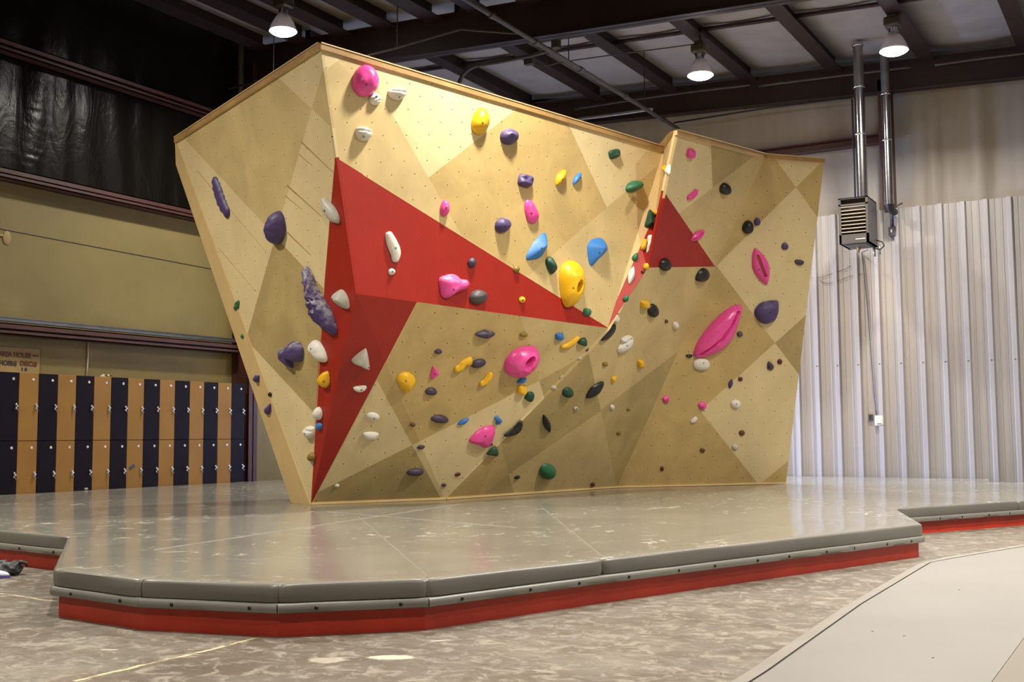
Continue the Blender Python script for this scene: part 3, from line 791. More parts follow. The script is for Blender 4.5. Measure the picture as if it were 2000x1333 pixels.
 ('tube','black',0,0,0,0,0,.05,None,'black sickle-shaped hold next to the pink shell',{'sp':[(986,852),(1000,846),(1012,838),(1018,824)],'r':[2,6,8,2.5]}),
 ('slim','black',1068,828,15,38,20,.05,None,'slim upright black hold in the dark stain patch',{}),
 ('round','grey_white',1125,799,10,9,0,.02,(1127,799),'tiny grey button hold right of the slim upright black one',{}),
 ('round','white',1196,796,9,11,0,.025,None,'tiny white hold where two panel folds meet',{}),
 ('round','olive',1228,800,8,6,0,.02,None,'tiny olive hold beside the tiny white one at the folds',{}),
 ('block','olive',1209,846,9,7,20,.02,None,'tiny olive hold lower in the dark fold',{}),
 ('poly','dark_green',0,0,0,0,0,.05,None,'dark green triangle hold under the pink shell',{'pts':[(950,887),(967,872),(974,884),(970,892),(959,890)]}),
 ('round','brown',959,868,8,7,0,.02,None,'tiny brown hold between the pink shell and green triangle',{}),
 ('egg','green',1069,921,34,31,25,.08,None,'large rounded green hold near the mat',{'amp':.1}),
 ('egg','black',1010,933,12,7,20,.02,None,'tiny black hold left of the large green one near the mat',{}),
 ('round','maroon',1158,947,9,8,0,.02,None,'tiny maroon hold just above the mat by the base strip',{}),
 ('block','olive',1182,712,11,8,0,.025,None,'small olive hold below the white double shell',{}),
 ('block','yellow',1252,711,14,17,0,.045,None,'small yellow block hold low on the pinkish far panel',{}),
 ('slim','yellow',1199,741,9,16,-35,.035,None,'small slim yellow hold near the black lens',{}),
 ('poly','white',0,0,0,0,0,.06,(1225,676),'white double shell hold with an S-shaped groove',{'pts':[(1206,682),(1213,671),(1214,662),(1226,655),(1236,658),(1237,668),(1231,679),(1219,687),(1208,690)],'slot':[(1207,676),(1219,672),(1227,670),(1234,664)],'sw':3.0,'sdepth':.8}),
 ('block','yellow',1260,595,20,17,0,.06,None,'yellow cube-like hold touching a round black one',{}),
 ('egg','black',1276,607,23,27,0,.07,None,'round black hold beside the yellow cube-like hold',{}),
 ('drop','green',1223,583,12,15,-30,.045,None,'small green hold low on the red notch edge',{}),
 ('egg','white',1204,624,12,17,-35,.04,None,'white hold lowest on the notch edge',{}),
 ('slim','white',1233,538,13,37,-14,.05,None,'long white hold on the notch edge above the low green one',{}),
 ('drop','green',1241,502,12,18,-25,.045,None,'small green hold on the notch edge above the long white one',{}),
 ('round','yellow',1262,521,12,14,0,.05,None,'small yellow knob hold at the lower corner of the small red triangle',{'amp':.15}),
 ('round','maroon',1256,531,8,8,0,.03,None,'tiny maroon hold under the small yellow knob in the notch',{}),
 ('block','yellow',1258,478,11,23,-10,.06,None,'yellow wedge hold midway down the notch edge',{}),
 ('poly','white',0,0,0,0,0,.05,None,'white ruffled hold beside the yellow wedge in the notch',{'pts':[(1265,462),(1272,459),(1277,466),(1277,478),(1270,489),(1264,495),(1261,486),(1264,476)],'ridge':5}),
 ('block','pink',1350,300,18,20,-10,.06,None,'pink block hold under the top edge of the far section',{}),
 ('tube','pink',0,0,0,0,0,.045,None,'small pink crescent hold below the pink block',{'sp':[(1344,388),(1352,385),(1358,379),(1361,372)],'r':[2.5,4.5,4.5,3]}),
 ('egg','black',1417,369,24,24,0,.08,None,'round black hold above the small red triangle',{}),
 ('egg','black',1461,444,23,27,-10,.08,None,'round black hold touching a small purple one',{}),
 ('egg','purple',1479,433,13,16,0,.045,None,'small purple hold attached beside a round black hold',{}),
 ('slim','pink',1363,460,34,15,38,.06,None,'pink slotted lens hold on the edge of the small red triangle',{'slot':[(1353,470),(1363,466),(1373,456)],'sw':1.8,'sdepth':.8}),
 ('egg','black',1300,517,24,26,-15,.07,None,'round black hold on the bottom edge of the small red triangle',{}),
 ('poly','black',0,0,0,0,0,.08,None,'black leaf-shaped hold below the point of the small red triangle',{'pts':[(1358,546),(1362,534),(1373,524),(1384,527),(1386,538),(1377,549),(1364,551)]}),
 ('slim','pink',1486,521,33,76,18,.08,(1483,527),'long pink hold with an open slot on pale wood',{'slot':[(1481,501),(1487,518),(1496,540)],'sw':3.2,'sdepth':1.,'smat':1}),
 ('egg','purple',1533,481,14,15,0,.045,None,'small purple hold above the dark half-moon hold',{}),
 ('lens','dark_purple',1561,513,19,11,-8,.04,None,'dark purple half-moon hold near the outer end of the wall',{}),
 ('poly','pink',0,0,0,0,0,.16,None,'giant pink seed-shaped hold with a long slit',{'pts':[(1354,695),(1357,680),(1365,664),(1380,643),(1397,624),(1415,608),(1432,598),(1447,596),(1449,604),(1445,620),(1437,645),(1428,664),(1412,681),(1395,692),(1375,698),(1360,698)],'pk':(0,0),'slot':[(1371,693),(1390,682),(1411,664),(1430,638),(1443,611)],'sw':3.0,'sdepth':.6,'amp':.02}),
 ('poly','purple',0,0,0,0,0,.12,(1504,611),'large smooth purple drop hold on pale wood near the outer end',{'pts':[(1473,614),(1476,602),(1486,592),(1499,588),(1518,587),(1521,594),(1520,609),(1513,625),(1499,633),(1484,630)]}),
 ('round','grey',1445,653,12,11,0,.035,None,'small dark grey knob hold beside the giant pink hold',{}),
 ('lens','black',1346,696,13,7,0,.03,None,'small black half-moon hold at the lower tip of the giant pink hold',{}),
 ('egg','white',1370,711,33,26,0,.06,(1374,709),'white scallop shell hold beneath the giant pink hold',{'fan':9}),
 ('block','brown',1302,628,7,7,0,.02,None,'tiny brown cube hold left of the white ball hold',{}),
 ('round','white',1320,636,13,15,0,.045,None,'small white ball hold in the middle of the far section',{}),
 ('drop','dark_purple',1504,715,14,18,20,.04,None,'dark purple drop hold beside a tiny maroon one',{}),
 ('round','maroon',1523,707,10,11,0,.025,(1522,707),'tiny maroon hold near the outer end beside the dark purple drop',{'amp':.2}),
 ('slim','purple',1427,750,9,20,-15,.03,None,'slim purple hold on the slanting border of pale wood',{}),
 ('block','maroon',1446,741,9,8,0,.02,None,'tiny maroon hold beside the slim purple one',{'amp':.2}),
 ('round','white',1437,790,20,18,0,.045,(1439,790),'round white limpet hold low on the pale wood',{}),
 ('drop','pink',1372,794,17,17,180,.04,(1372,796),'small pink hold left of the round white limpet',{}),
 ('lens_up','pink',1301,781,14,15,15,.04,(1304,782),'small pink half-moon hold farther from the white limpet',{}),
 ('tube','white',0,0,0,0,0,.03,None,'small white crescent hold below the small pink hold',{'sp':[(1351,825),(1356,822),(1360,817)],'r':[2.5,4.5,3]}),
 ('round','brown',1449,846,12,11,0,.03,None,'dark brown knob hold below the white limpet',{}),
 ('round','grey_white',1435,874,12,12,0,.03,None,'pale grey knob hold lowest on the pale wood',{'amp':.25}),
 ('block','brown',1372,880,10,8,-20,.02,None,'tiny brown hold left of the pale grey knob',{}),
 ('block','maroon',1293,916,7,9,0,.02,None,'tiny maroon hold low on the amber wood near the mat',{}),
]

def facet_hit(x, y):
    r = ray(x, y); best = None
    for (t, n) in FACES:
        dn = r.dot(n)
        if dn >= -1e-6: continue
        s = (t[0] - CAM).dot(n) / dn
        p = CAM + r * s
        ok = True; L = len(t)
        for i in range(L):
            a, b = t[i], t[(i + 1) % L]
            e = (b - a).cross(p - a).dot(n); f = (b - a).cross(t[(i + 2) % L] - a).dot(n)
            if e * f < -1e-7: ok = False; break
        if ok and (best is None or s < best[0]): best = (s, p, n)
    if best is None:
        bd = None
        for (t, n) in FACES:
            c = sum(t, Vector()) / 3; q = to_px(c)
            dn = r.dot(n)
            if dn >= -1e-6: continue
            p = CAM + r * ((t[0] - CAM).dot(n) / dn)
            dist = (p - c).length
            if bd is None or dist < bd[0]: bd = (dist, p, n)
        return bd[1], bd[2]
    return best[1], best[2]
def spline(pts, n, closed=True):
    out = []; L = len(pts)
    segs = L if closed else L - 1
    for i in range(segs):
        p = [pts[(i + k) % L] if closed else pts[min(max(i + k, 0), L - 1)] for k in (-1, 0, 1, 2)]
        k_ = max(1, round(n / segs))
        for j in range(k_):
            t = j / k_
            out.append(tuple(.5 * (2 * p[1][d] + (p[2][d] - p[0][d]) * t + (2 * p[0][d] - 5 * p[1][d] + 4 * p[2][d] - p[3][d]) * t * t +
                                   (3 * p[1][d] - p[0][d] - 3 * p[2][d] + p[3][d]) * t ** 3) for d in range(len(pts[0]))))
    if not closed: out.append(tuple(pts[-1]))
    return out
def unit_outline(kind, n):
    o = []
    for k in range(n):
        a = 2 * PI * k / n; c, s = math.cos(a), math.sin(a)
        if kind == 'egg': x, y = c * (1 - .13 * s), s
        elif kind == 'round': x, y = c, s
        elif kind == 'slim': x, y = c * abs(c) ** .12 if c else 0, s * abs(s) ** .25 * (1 - .18 * abs(c))
        elif kind == 'lens': x, y = c, (s * .55 + .40 if s > 0 else .40 + s * 1.35); 
        elif kind == 'lens_up': x, y = c, (s * .5 + .45 if s > 0 else .45 + s * 1.4)
        elif kind == 'drop': x, y = c * (1 - .42 * max(s, -.3)), s * (1.12 if s > 0 else 1)
        elif kind == 'block':
            e = .55; x = math.copysign(abs(c) ** e, c); y = math.copysign(abs(s) ** e, s)
        o.append((x, y))
    mx = max(abs(p[0]) for p in o); ylo = min(p[1] for p in o); yhi = max(p[1] for p in o)
    return [(p[0] / mx, (p[1] - (ylo + yhi) / 2) * 2 / (yhi - ylo)) for p in o]
def seg_dist(p, pl):
    best = 1e9
    for a, b in zip(pl[:-1], pl[1:]):
        dx, dy = b[0] - a[0], b[1] - a[1]; t = max(0, min(1, ((p[0] - a[0]) * dx + (p[1] - a[1]) * dy) / (dx * dx + dy * dy + 1e-9)))
        best = min(best, math.hypot(p[0] - a[0] - dx * t, p[1] - a[1] - dy * t))
    return best
def make_hold(spec, idx):
    kind, colour, cx, cy, w, h, ang, prot, bolt, label, ex = spec
    big = 'slot' in ex or 'pit' in ex
    if kind == 'tube':
        sp = spline([(*p, r) for p, r in zip(ex['sp'], ex['r'])], 14, False)
        xs = [p[0] for p in sp]; ys = [p[1] for p in sp]
        cx, cy = sum(xs) / len(xs), sum(ys) / len(ys)
    elif kind == 'poly':
        xs = [p[0] for p in ex['pts']]; ys = [p[1] for p in ex['pts']]
        cx, cy = (min(xs) + max(xs)) / 2, (min(ys) + max(ys)) / 2
    hit, n = facet_hit(cx, cy)
    onp = lambda x, y: at_plane(x, y, hit, n)
    chalk = ex.get('chalk', 0)
    mats = [hmat(colour, chalk or (.12 if colour == 'purple' else 0)), M['slot_wood'] if ex.get('smat') == 1 else M['slot_dark']]
    seed = Vector((idx * 3.7, idx * 1.3, 0)); amp = ex.get('amp', .05)
    def surf(x, y, hgt):
        p = onp(x, y)
        return p + n * (hgt + .003)
    def target_fit(genf, box):
        s = [1, 1, 0, 0]; vs = None
        for it in range(4):
            vs = genf(s)
            q = [to_px(v) for v in vs]
            lo = (min(a[0] for a in q), min(a[1] for a in q)); hi = (max(a[0] for a in q), max(a[1] for a in q))
            for d in range(2):
                tw = box[1][d] - box[0][d]; aw = max(hi[d] - lo[d], .1)
                s[d] *= max(.35, min(2.5, tw / aw))
                s[2 + d] += (box[0][d] + box[1][d]) / 2 - (lo[d] + hi[d]) / 2
        return genf(s)
    m = MB()
    if kind == 'tube':
        nn = 12; box = ((min(p[0] - p[2] for p in sp), min(p[1] - p[2] for p in sp)), (max(p[0] + p[2] for p in sp), max(p[1] + p[2] for p in sp)))
        pxm = (onp(cx + 1, cy) - hit).length * .5 + (onp(cx, cy + 1) - hit).length * .5
        rmax = max(p[2] for p in sp)
        def gen(s):
            vs = []
            P = [((p[0] - cx) * s[0] + cx + s[2], (p[1] - cy) * s[1] + cy + s[3], p[2]) for p in sp]
            for i, p in enumerate(P):
                a, b = P[max(i - 1, 0)], P[min(i + 1, len(P) - 1)]
                t = (onp(b[0], b[1]) - onp(a[0], a[1])).normalized(); sd = n.cross(t)
                r = p[2] * pxm * (.5 + .5 * (s[0] + s[1]) / 2)
                e = 1.0 if 0 < i < len(P) - 1 else .55
                c = onp(p[0], p[1])
                rip = 1 + (.12 * math.sin(i * ex['ridge'] * .9) if ex.get('ridge') else 0)
                for k in range(nn):
                    th = 2 * PI * k / nn
                    hh = math.sin(th)
                    vs.append(c + sd * math.cos(th) * r * e * rip + n * (hh * prot * (.35 + .65 * p[2] / rmax) * e * rip if hh > 0 else 0) + n * .003)
            return vs
        vs = target_fit(gen, box)
        fs = []
        for i in range(len(sp) - 1):
            for k in range(nn):
                a = i * nn + k; b = i * nn + (k + 1) % nn; fs.append([a, b, b + nn, a + nn])
        fs.append(list(range(nn))[::-1]); fs.append([(len(sp) - 1) * nn + k for k in range(nn)])
        m.add(vs, fs)
    else:
        N = 96 if big else 36; R = 40 if big else 11
        if kind == 'poly': base = spline(ex['pts'], N)
        else:
            u = unit_outline(kind, N); a = math.radians(ang); ca, sa = math.cos(a), math.sin(a)
            # angle is counter-clockwise as seen; photo rows run downward
            base = [(cx + x * w / 2 * ca - y * h / 2 * sa, cy - (x * w / 2 * sa + y * h / 2 * ca)) for x, y in u]
        N = len(base)
        box = ((min(p[0] for p in base), min(p[1] for p in base)), (max(p[0] for p in base), max(p[1] for p in base)))
        bw, bh = box[1][0] - box[0][0], box[1][1] - box[0][1]
        pk = ex.get('pk', (0, 0)); px0, py0 = cx + pk[0] * bw, cy + pk[1] * bh
        pexp, q = (3.0, .62) if kind == 'block' else ((2.0, .55) if kind != 'poly' else (2.4, .62))
        if ex.get('pk') and not big: pexp, q = 1.15, .9
        inslot = set()
        def gen(s):
            vs = []; inslot.clear()
            for i in range(R + 1):
                t = 1 - i / R if i < R else 0.0
                # rings crowd toward the rim
                t = math.sin(t * PI / 2) ** .9 if t > 0 else 0
                for k in range(N):
                    bx, by = base[k]
                    x0 = px0 + (bx - px0) * t; y0 = py0 + (by - py0) * t
                    x = (x0 - cx) * s[0] + cx + s[2]; y = (y0 - cy) * s[1] + cy + s[3]
                    hh = prot * max(0, 1 - t ** pexp) ** q
                    if t < 1:
                        nz = noise.noise(Vector((x0 * .09, y0 * .09, 0)) + seed)
                        hh *= 1 + amp * 1.6 * nz
                        if ex.get('ridge'):
                            ax = (x0 - cx) * .35 + (y0 - cy)
                            hh *= 1 + .17 * math.sin(ax / max(bh, 1) * ex['ridge'] * 2 * PI * .5 + 2 * nz)
                        if ex.get('fan'):
                            th = math.atan2(y0 - (cy - bh * .35), x0 - cx); hh *= 1 + .07 * math.sin(th * ex['fan'] * 3)
                        if ex.get('groove'):
                            gy = (y0 - box[0][1]) / bh - .32 - .18 * ((x0 - cx) / bw)
                            hh *= 1 - ex['groove'] * math.exp(-(gy / .075) ** 2)
                        if ex.get('slot') or ex.get('pit'):
                            vx = to_px(surf(x, y, hh))
                            if ex.get('slot'):
                                d = seg_dist(vx, ex['slot']); k_ = min(1, max(0, (d - ex['sw'] * .5) / (ex['sw'] * .55)))
                                hh *= 1 - ex['sdepth'] * (1 - k_ * k_ * (3 - 2 * k_))
                                if d < ex['sw'] * .8: inslot.add(i * N + k)
                            else:
                                qx, qy, rx, ry = ex['pit'][:4]; an = ex['pit'][4] if len(ex['pit']) > 4 else 0
                                ux, uy = vx[0] - qx, -(vx[1] - qy); ca_, sa_ = math.cos(an), math.sin(an)
                                d = math.hypot((ux * ca_ + uy * sa_) / rx, (-ux * sa_ + uy * ca_) / ry); k_ = min(1, max(0, (d - .6) / .45))
                                hh *= 1 - .93 * (1 - k_ * k_ * (3 - 2 * k_))
                                if d < .8: inslot.add(i * N + k)
                    vs.append(surf(x, y, max(hh, .001) if t < 1 else 0))
            return vs
        vs = target_fit(gen, box)
        fs = []; mi = []
        for i in range(R):
            for k in range(N):
                a = i * N + k; b = i * N + (k + 1) % N
                f = [a, b, b + N, a + N]
                if i == R - 1: f = [a, b, b + N]
                m_ = 0
                if (ex.get('smat') is not None) and all(j in inslot for j in f): m_ = 1
                fs.append(f); mi.append(m_)
        fs.append(list(range(N))[::-1]); mi.append(0)
        m.v = list(vs); m.f = fs; m.mi = mi
    o = m.build('climbing_hold', mats, smooth=True, origin=hit)
    bmx = bmesh.new(); bmx.from_mesh(o.data); bmesh.ops.remove_doubles(bmx, verts=bmx.verts, dist=1e-5)
    bmesh.ops.recalc_face_normals(bmx, faces=bmx.faces); bmx.to_mesh(o.data); 
    o.data.set_sharp_from_angle(angle=math.radians(60))
    tag(o, label, 'climbing hold', 'climbing holds on the bouldering wall')
    if bolt:
        bmx.normal_update(); tree = BVHTree.FromBMesh(bmx)
        r = ray(*bolt).normalized()
        loc, nn_, fi, ds = tree.ray_cast(CAM - hit, r)
        if loc is not None:
            if nn_.dot(r) > 0: nn_ = -nn_
            mt = Matrix.Translation(loc + hit) @ nn_.to_track_quat('Z', 'Y').to_matrix().to_4x4()
            mb = MB(); mb.lathe([(.0, -.004), (.0095, -.004), (.0095, .0025), (.006, .003), (.0055, -.001), (0, -.001)], 10, 0, (0, 0, 0), mt)
            b = mb.build('bolt', M['bolt'], o)
    if ex.get('plate'):
        r = ray(*ex['plate']).normalized(); tree = BVHTree.FromBMesh(bmx)
        loc, nn_, fi, ds = tree.ray_cast(CAM - hit, r)
        if loc is not None:
            if nn_.dot(r) > 0: nn_ = -nn_
            mt = Matrix.Translation(loc + hit) @ nn_.to_track_quat('Z', 'Y').to_matrix().to_4x4()
            mb = MB(); mb.box((-.013, -.013, -.004), (.013, .013, .004), 0, .002, mt); mb.build('sticker', M['paper'], o)
    bmx.free()
    return o
for i_, sp_ in enumerate(HOLDS): make_hold(sp_, i_)
# ------------------------------------------------------------------ lockers
LX = -13.12; LW = .3005; LY0 = 9.34
def make_locker(colour):
    r = thing('locker', (0, 0, 0), None, None)
    m = MB(); m.box((-.43, 0, 0), (-.022, LW, 1.845), 0); m.box((-.05, .006, .0), (-.03, LW - .006, .07)); m.build('locker_case', M['locker_' + colour], r)
    for (z0, z1, zp, zh) in ((.955, 1.85, 1.765, 1.40), (.055, .945, .86, .50)):
        m = MB(); m.box((-.021, .003, z0), (0, LW - .003, z1), 0, .003)
        d = m.build('door', M['locker_' + colour], r)
        m = MB(); m.lathe([(0, .004), (.017, .004), (.020, 0), (.020, -.002)], 14, 0, (0, 0, 0), Matrix.Translation((.001, .215, zp)) @ Matrix.Rotation(PI / 2, 4, 'Y'))
        m.build('number_plate', M['plate'], d, smooth=True, auto=40)
        m = MB(); m.box((0, .245, zh - .035), (.012, .275, zh + .045), 0, .004)
        m.lathe([(.0, .030), (.014, .030), (.016, .026), (.016, 0)], 12, 0, (0, 0, 0), Matrix.Translation((.008, .258, zh + .01)) @ Matrix.Rotation(PI / 2, 4, 'Y'))
        m.tube([(.012, .265, zh - .02), (.035, .266, zh - .03), (.035, .266, zh - .06), (.012, .265, zh - .065)], .005, 6)
        m.build('latch', M['chrome'], d, smooth=True, auto=40)
    return r
def copy_tree(o, loc):
    r = o.copy(); COL.objects.link(r); r.location = loc; ORG[r] = Vector(loc)
    for ch in o.children:
        c = ch.copy(); COL.objects.link(c); c.parent = r; ORG[c] = Vector(loc)
        for g in ch.children:
            d = g.copy(); COL.objects.link(d); d.parent = c; ORG[d] = Vector(loc)
    return r
proto = {'purple': make_locker('purple'), 'yellow': make_locker('yellow')}
used = set()
pl = ['cut by the picture edge', 'second from the edge of the picture', 'with a pale paper scrap low on it', 'right of the locker below the paper scrap', 'fifth from the picture edge', 'sixth from the picture edge', 'seventh, last but one before the steel column', 'standing against the red steel column']
ordn = ['first', 'second', 'third', 'fourth', 'fifth', 'sixth', 'seventh', 'eighth']
for i in range(15):
    c = 'purple' if i % 2 == 0 else 'yellow'; k = i // 2; loc = (LX, LY0 + LW * i, 0)
    if c not in used: lk = proto[c]; used.add(c); lk.location = loc; ORG[lk] = Vector(loc); [ORG.__setitem__(ch, Vector(loc)) for ch in lk.children_recursive]
    else: lk = copy_tree(proto[c], loc)
    if c == 'purple':
        n = 8 - k
        lab = 'dark purple two-door locker touching the red steel column' if n == 1 else 'dark purple two-door locker, %s purple one counted from the red steel column' % ordn[n - 1]
        if i == 4: lab = 'dark purple two-door locker with a pale sticker low on it, under the white cord'
    else:
        n = 7 - k
        lab = 'ochre yellow two-door locker, %s yellow one counted from the red steel column' % ordn[n - 1]
        if i == 7: lab = 'ochre yellow two-door locker with a strip of blue tape on the lower door'
        if i == 5: lab = 'ochre yellow two-door locker with a torn paper scrap on top'
    tag(lk, lab, 'locker', 'lockers along the tan wall')
    if i == 7:
        m = MB(); o_ = Vector(loc); mt = Matrix.Translation(o_ + Vector((.002, .10, .56))) @ Matrix.Rotation(math.radians(28), 4, 'X')
        m.box((-.001, -.055, -.022), (.002, .055, .022), 0, 0, mt); m.build('tape', M['tape'], [ch for ch in lk.children if ch.name.startswith('door')][1])
    if i == 4:
        m = MB(); o_ = Vector(loc); m.box(o_ + Vector((0, .18, .27)), o_ + Vector((.002, .235, .295))); m.build('sticker', M['paper'], [ch for ch in lk.children if ch.name.startswith('door')][1])
# torn paper scrap on a locker top
m = MB(); b = Vector((LX - .03, 11.0, 1.85)); random.seed(3)
vs = []
for i in range(7):
    for j in range(3): vs.append(b + Vector((-.03 * j + .01 * random.random(), .028 * i + .008 * random.random(), .006 + .02 * random.random() + (.02 if i in (2, 5) else 0))))
m.add(vs, [[i * 3 + j, i * 3 + j + 1, (i + 1) * 3 + j + 1, (i + 1) * 3 + j] for i in range(6) for j in range(2)])
for v in [Vector(b)]: m.box(b, b + Vector((-.02, .06, .012)))
tag(m.build('paper_scrap', M['paper']), 'torn pale paper scrap lying on top of a yellow locker', 'paper')
# white cord down the wall
p = at_x(172, 664, XW + .02); m = MB(); m.tube([p, Vector((p.x, p.y + .005, 2.1)), Vector((XW + .02, p.y - .01, 1.846))], .010, 8)
tag(m.build('cord', M['white_plastic'], smooth=True), 'white cord running down the tan wall behind a purple locker', 'cord')
# painted sign on the wall
sp0 = at_x(-40, 690, XW + .01); sp1 = at_x(78, 730, XW + .01)
st = thing('wall_sign', (XW + .004, sp1.y, 1.9), 'painted tan sign board with red and black lettering above the lockers', 'sign')
m = MB(); m.box((XW - .01, sp0.y - .5, 1.80), (XW + .006, sp1.y, 2.225)); m.build('sign_board', M['sign_board'], st)
m = MB(); m.box((XW, sp0.y - .5, 2.215), (XW + .012, sp1.y + .01, 2.232)); m.box((XW, sp1.y, 1.80), (XW + .012, sp1.y + .008, 2.232)); m.build('sign_rim', M['sign_rim'], st)
def lettering(txt, y0, z, size, mat, fit=None):
    cu = bpy.data.curves.new('lettering', 'FONT'); cu.body = txt; cu.size = size; cu.extrude = .001; cu.offset = .004
    ob = bpy.data.objects.new('lettering', cu); COL.objects.link(ob)
    dg = bpy.context.evaluated_depsgraph_get(); me = bpy.data.meshes.new_from_object(ob.evaluated_get(dg)); bpy.data.objects.remove(ob); bpy.data.curves.remove(cu)
    xs = [v.co.x for v in me.vertices]; sc = fit / (max(xs) - min(xs)) if fit else 1
    org = ORG[st]
    for v in me.vertices:
        x, y = v.co.x * sc, v.co.y; v.co = Vector((XW + .009 + v.co.z, y0 + x, z + y)) - org
    me.materials.clear(); me.materials.append(mat)
    o = bpy.data.objects.new('lettering', me); COL.objects.link(o); o.parent = st; ORG[o] = org
yA = lambda x, y: at_x(x, y, XW + .01)
l1 = yA(-2, 690); l2 = yA(77, 696)
lettering('AREA HOUSE', yA(-3, 692).y, yA(30, 698).z - .0, .095, M['sign_red'], yA(62, 695).y - yA(-3, 692).y)
m = MB(); q = yA(64, 695); q2 = yA(76, 696); m.box((XW, q.y, q.z - .012), (XW + .008, q2.y, q.z + .012)); m.build('lettering', M['sign_red'], st)
lettering('SHOES:$', yA(-6, 706).y, yA(20, 714).z, .085, M['sign_black'], yA(33, 708).y - yA(-6, 706).y)
lettering('DISC:$', yA(39, 708).y, yA(55, 715).z, .085, M['sign_red'], yA(72, 709).y - yA(39, 708).y)
lettering('1 5', yA(41, 720).y, yA(45, 724).z, .05, M['sign_black'], .09)
# small clamp torn from the wall
q = at_x(14, 465, XW + .01); m = MB()
m.lathe([(0, .012), (.03, .010), (.06, .004), (.065, 0)], 12, 0, (0, 0, 0), Matrix.Translation(q) @ Matrix.Rotation(PI / 2, 4, 'Y') @ Matrix.Scale(1.5, 4, (1, 0, 0)))
m.box(q + Vector((0, -.16, .01)), q + Vector((.01, -.06, .04)))
tag(m.build('wall_patch', M['sign_board'], smooth=True, auto=40), 'small round patch peeling at the seam of the tan wall', 'patch')
# outlet on the far stretch of the tan wall
q = at_x(495, 899, XW + .01); t = thing('outlet', q, 'small white outlet on the tan wall beyond the steel column', 'outlet')
m = MB(); m.box(q + Vector((-.01, -.04, -.06)), q + Vector((.006, .04, .06)), 0, .004); m.build('cover_plate', M['white_plastic'], t)
m = MB(); m.box(q + Vector((.004, -.018, -.035)), q + Vector((.009, .018, -.006)), 0, .002); m.box(q + Vector((.004, -.018, .006)), q + Vector((.009, .018, .035)), 0, .002); m.build('socket', M['screw'], t)

# ------------------------------------------------------------------ crash mat
ptop = [at_z(x, y, PADZ).xy for x, y in [(132, 1049), (103.5, 1112), (273, 1132), (543, 1142), (836, 1131), (1179, 1092), (1802, 1024), (1750, 994), (1991, 979)]]
far_l = [Vector((-13.08, 6.45))]
outline = far_l + ptop + [Vector((-.75, 14.3)), Vector((-.75, 17.9)), Vector((-2.35, 17.9)), Vector((-2.55, YW - .21)), Vector((-13.08, YW - .21))]
# order: counter clockwise seen from above?
def area2(p): return sum(p[i - 1].x * p[i].y - p[i].x * p[i - 1].y for i in range(len(p)))
if area2(outline) < 0: outline = outline[::-1]
def offset_poly(p, d):
    out = []; n = len(p)
    for i in range(n):
        a, b, c = p[i - 1], p[i], p[(i + 1) % n]
        e1 = (b - a).normalized(); e2 = (c - b).normalized(); n1 = Vector((e1.y, -e1.x)); n2 = Vector((e2.y, -e2.x))
        k = n1 + n2; L = max(.35, k.dot(n1)); out.append(b + k * (d / L))
    return out
mat_root = thing('crash_mat', (-7, 10, 0), 'large low grey vinyl crash mat with red base boards around the bouldering wall', 'crash mat')
# upper cover: flat top with a softly rounded rim
m = MB(); rings = [(-.16, 0, .004), (-.03, 0, .003), (-.012, -.002, 0), (-.003, -.008, 0), (.0, -.020, 0), (.004, -.055, 0), (-.002, -.090, 0), (-.03, -.097, 0)]
polys = [(offset_poly(outline, d), PADZ + dz) for d, dz, _ in rings]
n = len(outline); vs = []
LEN = [(outline[(i + 1) % n] - outline[i]).length for i in range(n)]
def samples(L):
    e = [0, .006, .014, .028, .05, .09]; k = max(4, int(L / .25)); mid = [.12 + (L - .24) * j / k for j in range(k + 1)]
    return [t / L for t in e + mid + [L - t for t in e[:0:-1]]]
TS = [samples(L) for L in LEN]
def ringpts(p, z, ri):
    out = []
    for i in range(len(p)):
        a, b = p[i], p[(i + 1) % len(p)]
        nrm = (b - a).normalized(); nrm = Vector((nrm.y, -nrm.x))
        for t in TS[i]:
            q = a.lerp(b, t); dd = min(t, 1 - t) * LEN[i]
            pinch = (.022 * math.exp(-dd / .016) if 1 < ri < 7 else 0); dz = -.006 * math.exp(-dd / .02) if ri in (1, 2, 3) else 0
            wob = .007 * noise.noise(Vector((q.x * 2.2, q.y * 2.2, ri * .4))) if 1 < ri < 7 else 0
            q = q - nrm * (pinch - wob)
            out.append((q.x, q.y, z + dz))
    return out
for ri, (p, z) in enumerate(polys): vs += ringpts(p, z, ri)
NN = sum(len(t) for t in TS); fs = [[r * NN + k, (r + 1) * NN + k, (r + 1) * NN + (k + 1) % NN, r * NN + (k + 1) % NN] for r in range(len(polys) - 1) for k in range(NN)]
m.add(vs, [f for f in fs if True], 0)
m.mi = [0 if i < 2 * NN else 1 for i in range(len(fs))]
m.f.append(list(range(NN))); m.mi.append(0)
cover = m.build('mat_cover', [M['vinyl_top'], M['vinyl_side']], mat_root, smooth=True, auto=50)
bmx = bmesh.new(); bmx.from_mesh(cover.data); bmesh.ops.recalc_face_normals(bmx, faces=bmx.faces); bmx.to_mesh(cover.data); bmx.free()
# seams of the cover, as low welts
m = MB()
for a, b in (((640, 1000), (1010, 1031)), ((300, 1075), (900, 985)), ((836, 1128), (700, 1010)), ((1179, 1090), (1050, 985))):
    p, q = at_z(*a, PADZ), at_z(*b, PADZ); m.tube([p + (q - p) * (k / 12) + Vector((0, 0, .0)) for k in range(13)], .0035, 5)
m.build('seam', M['vinyl_seam'], mat_root)
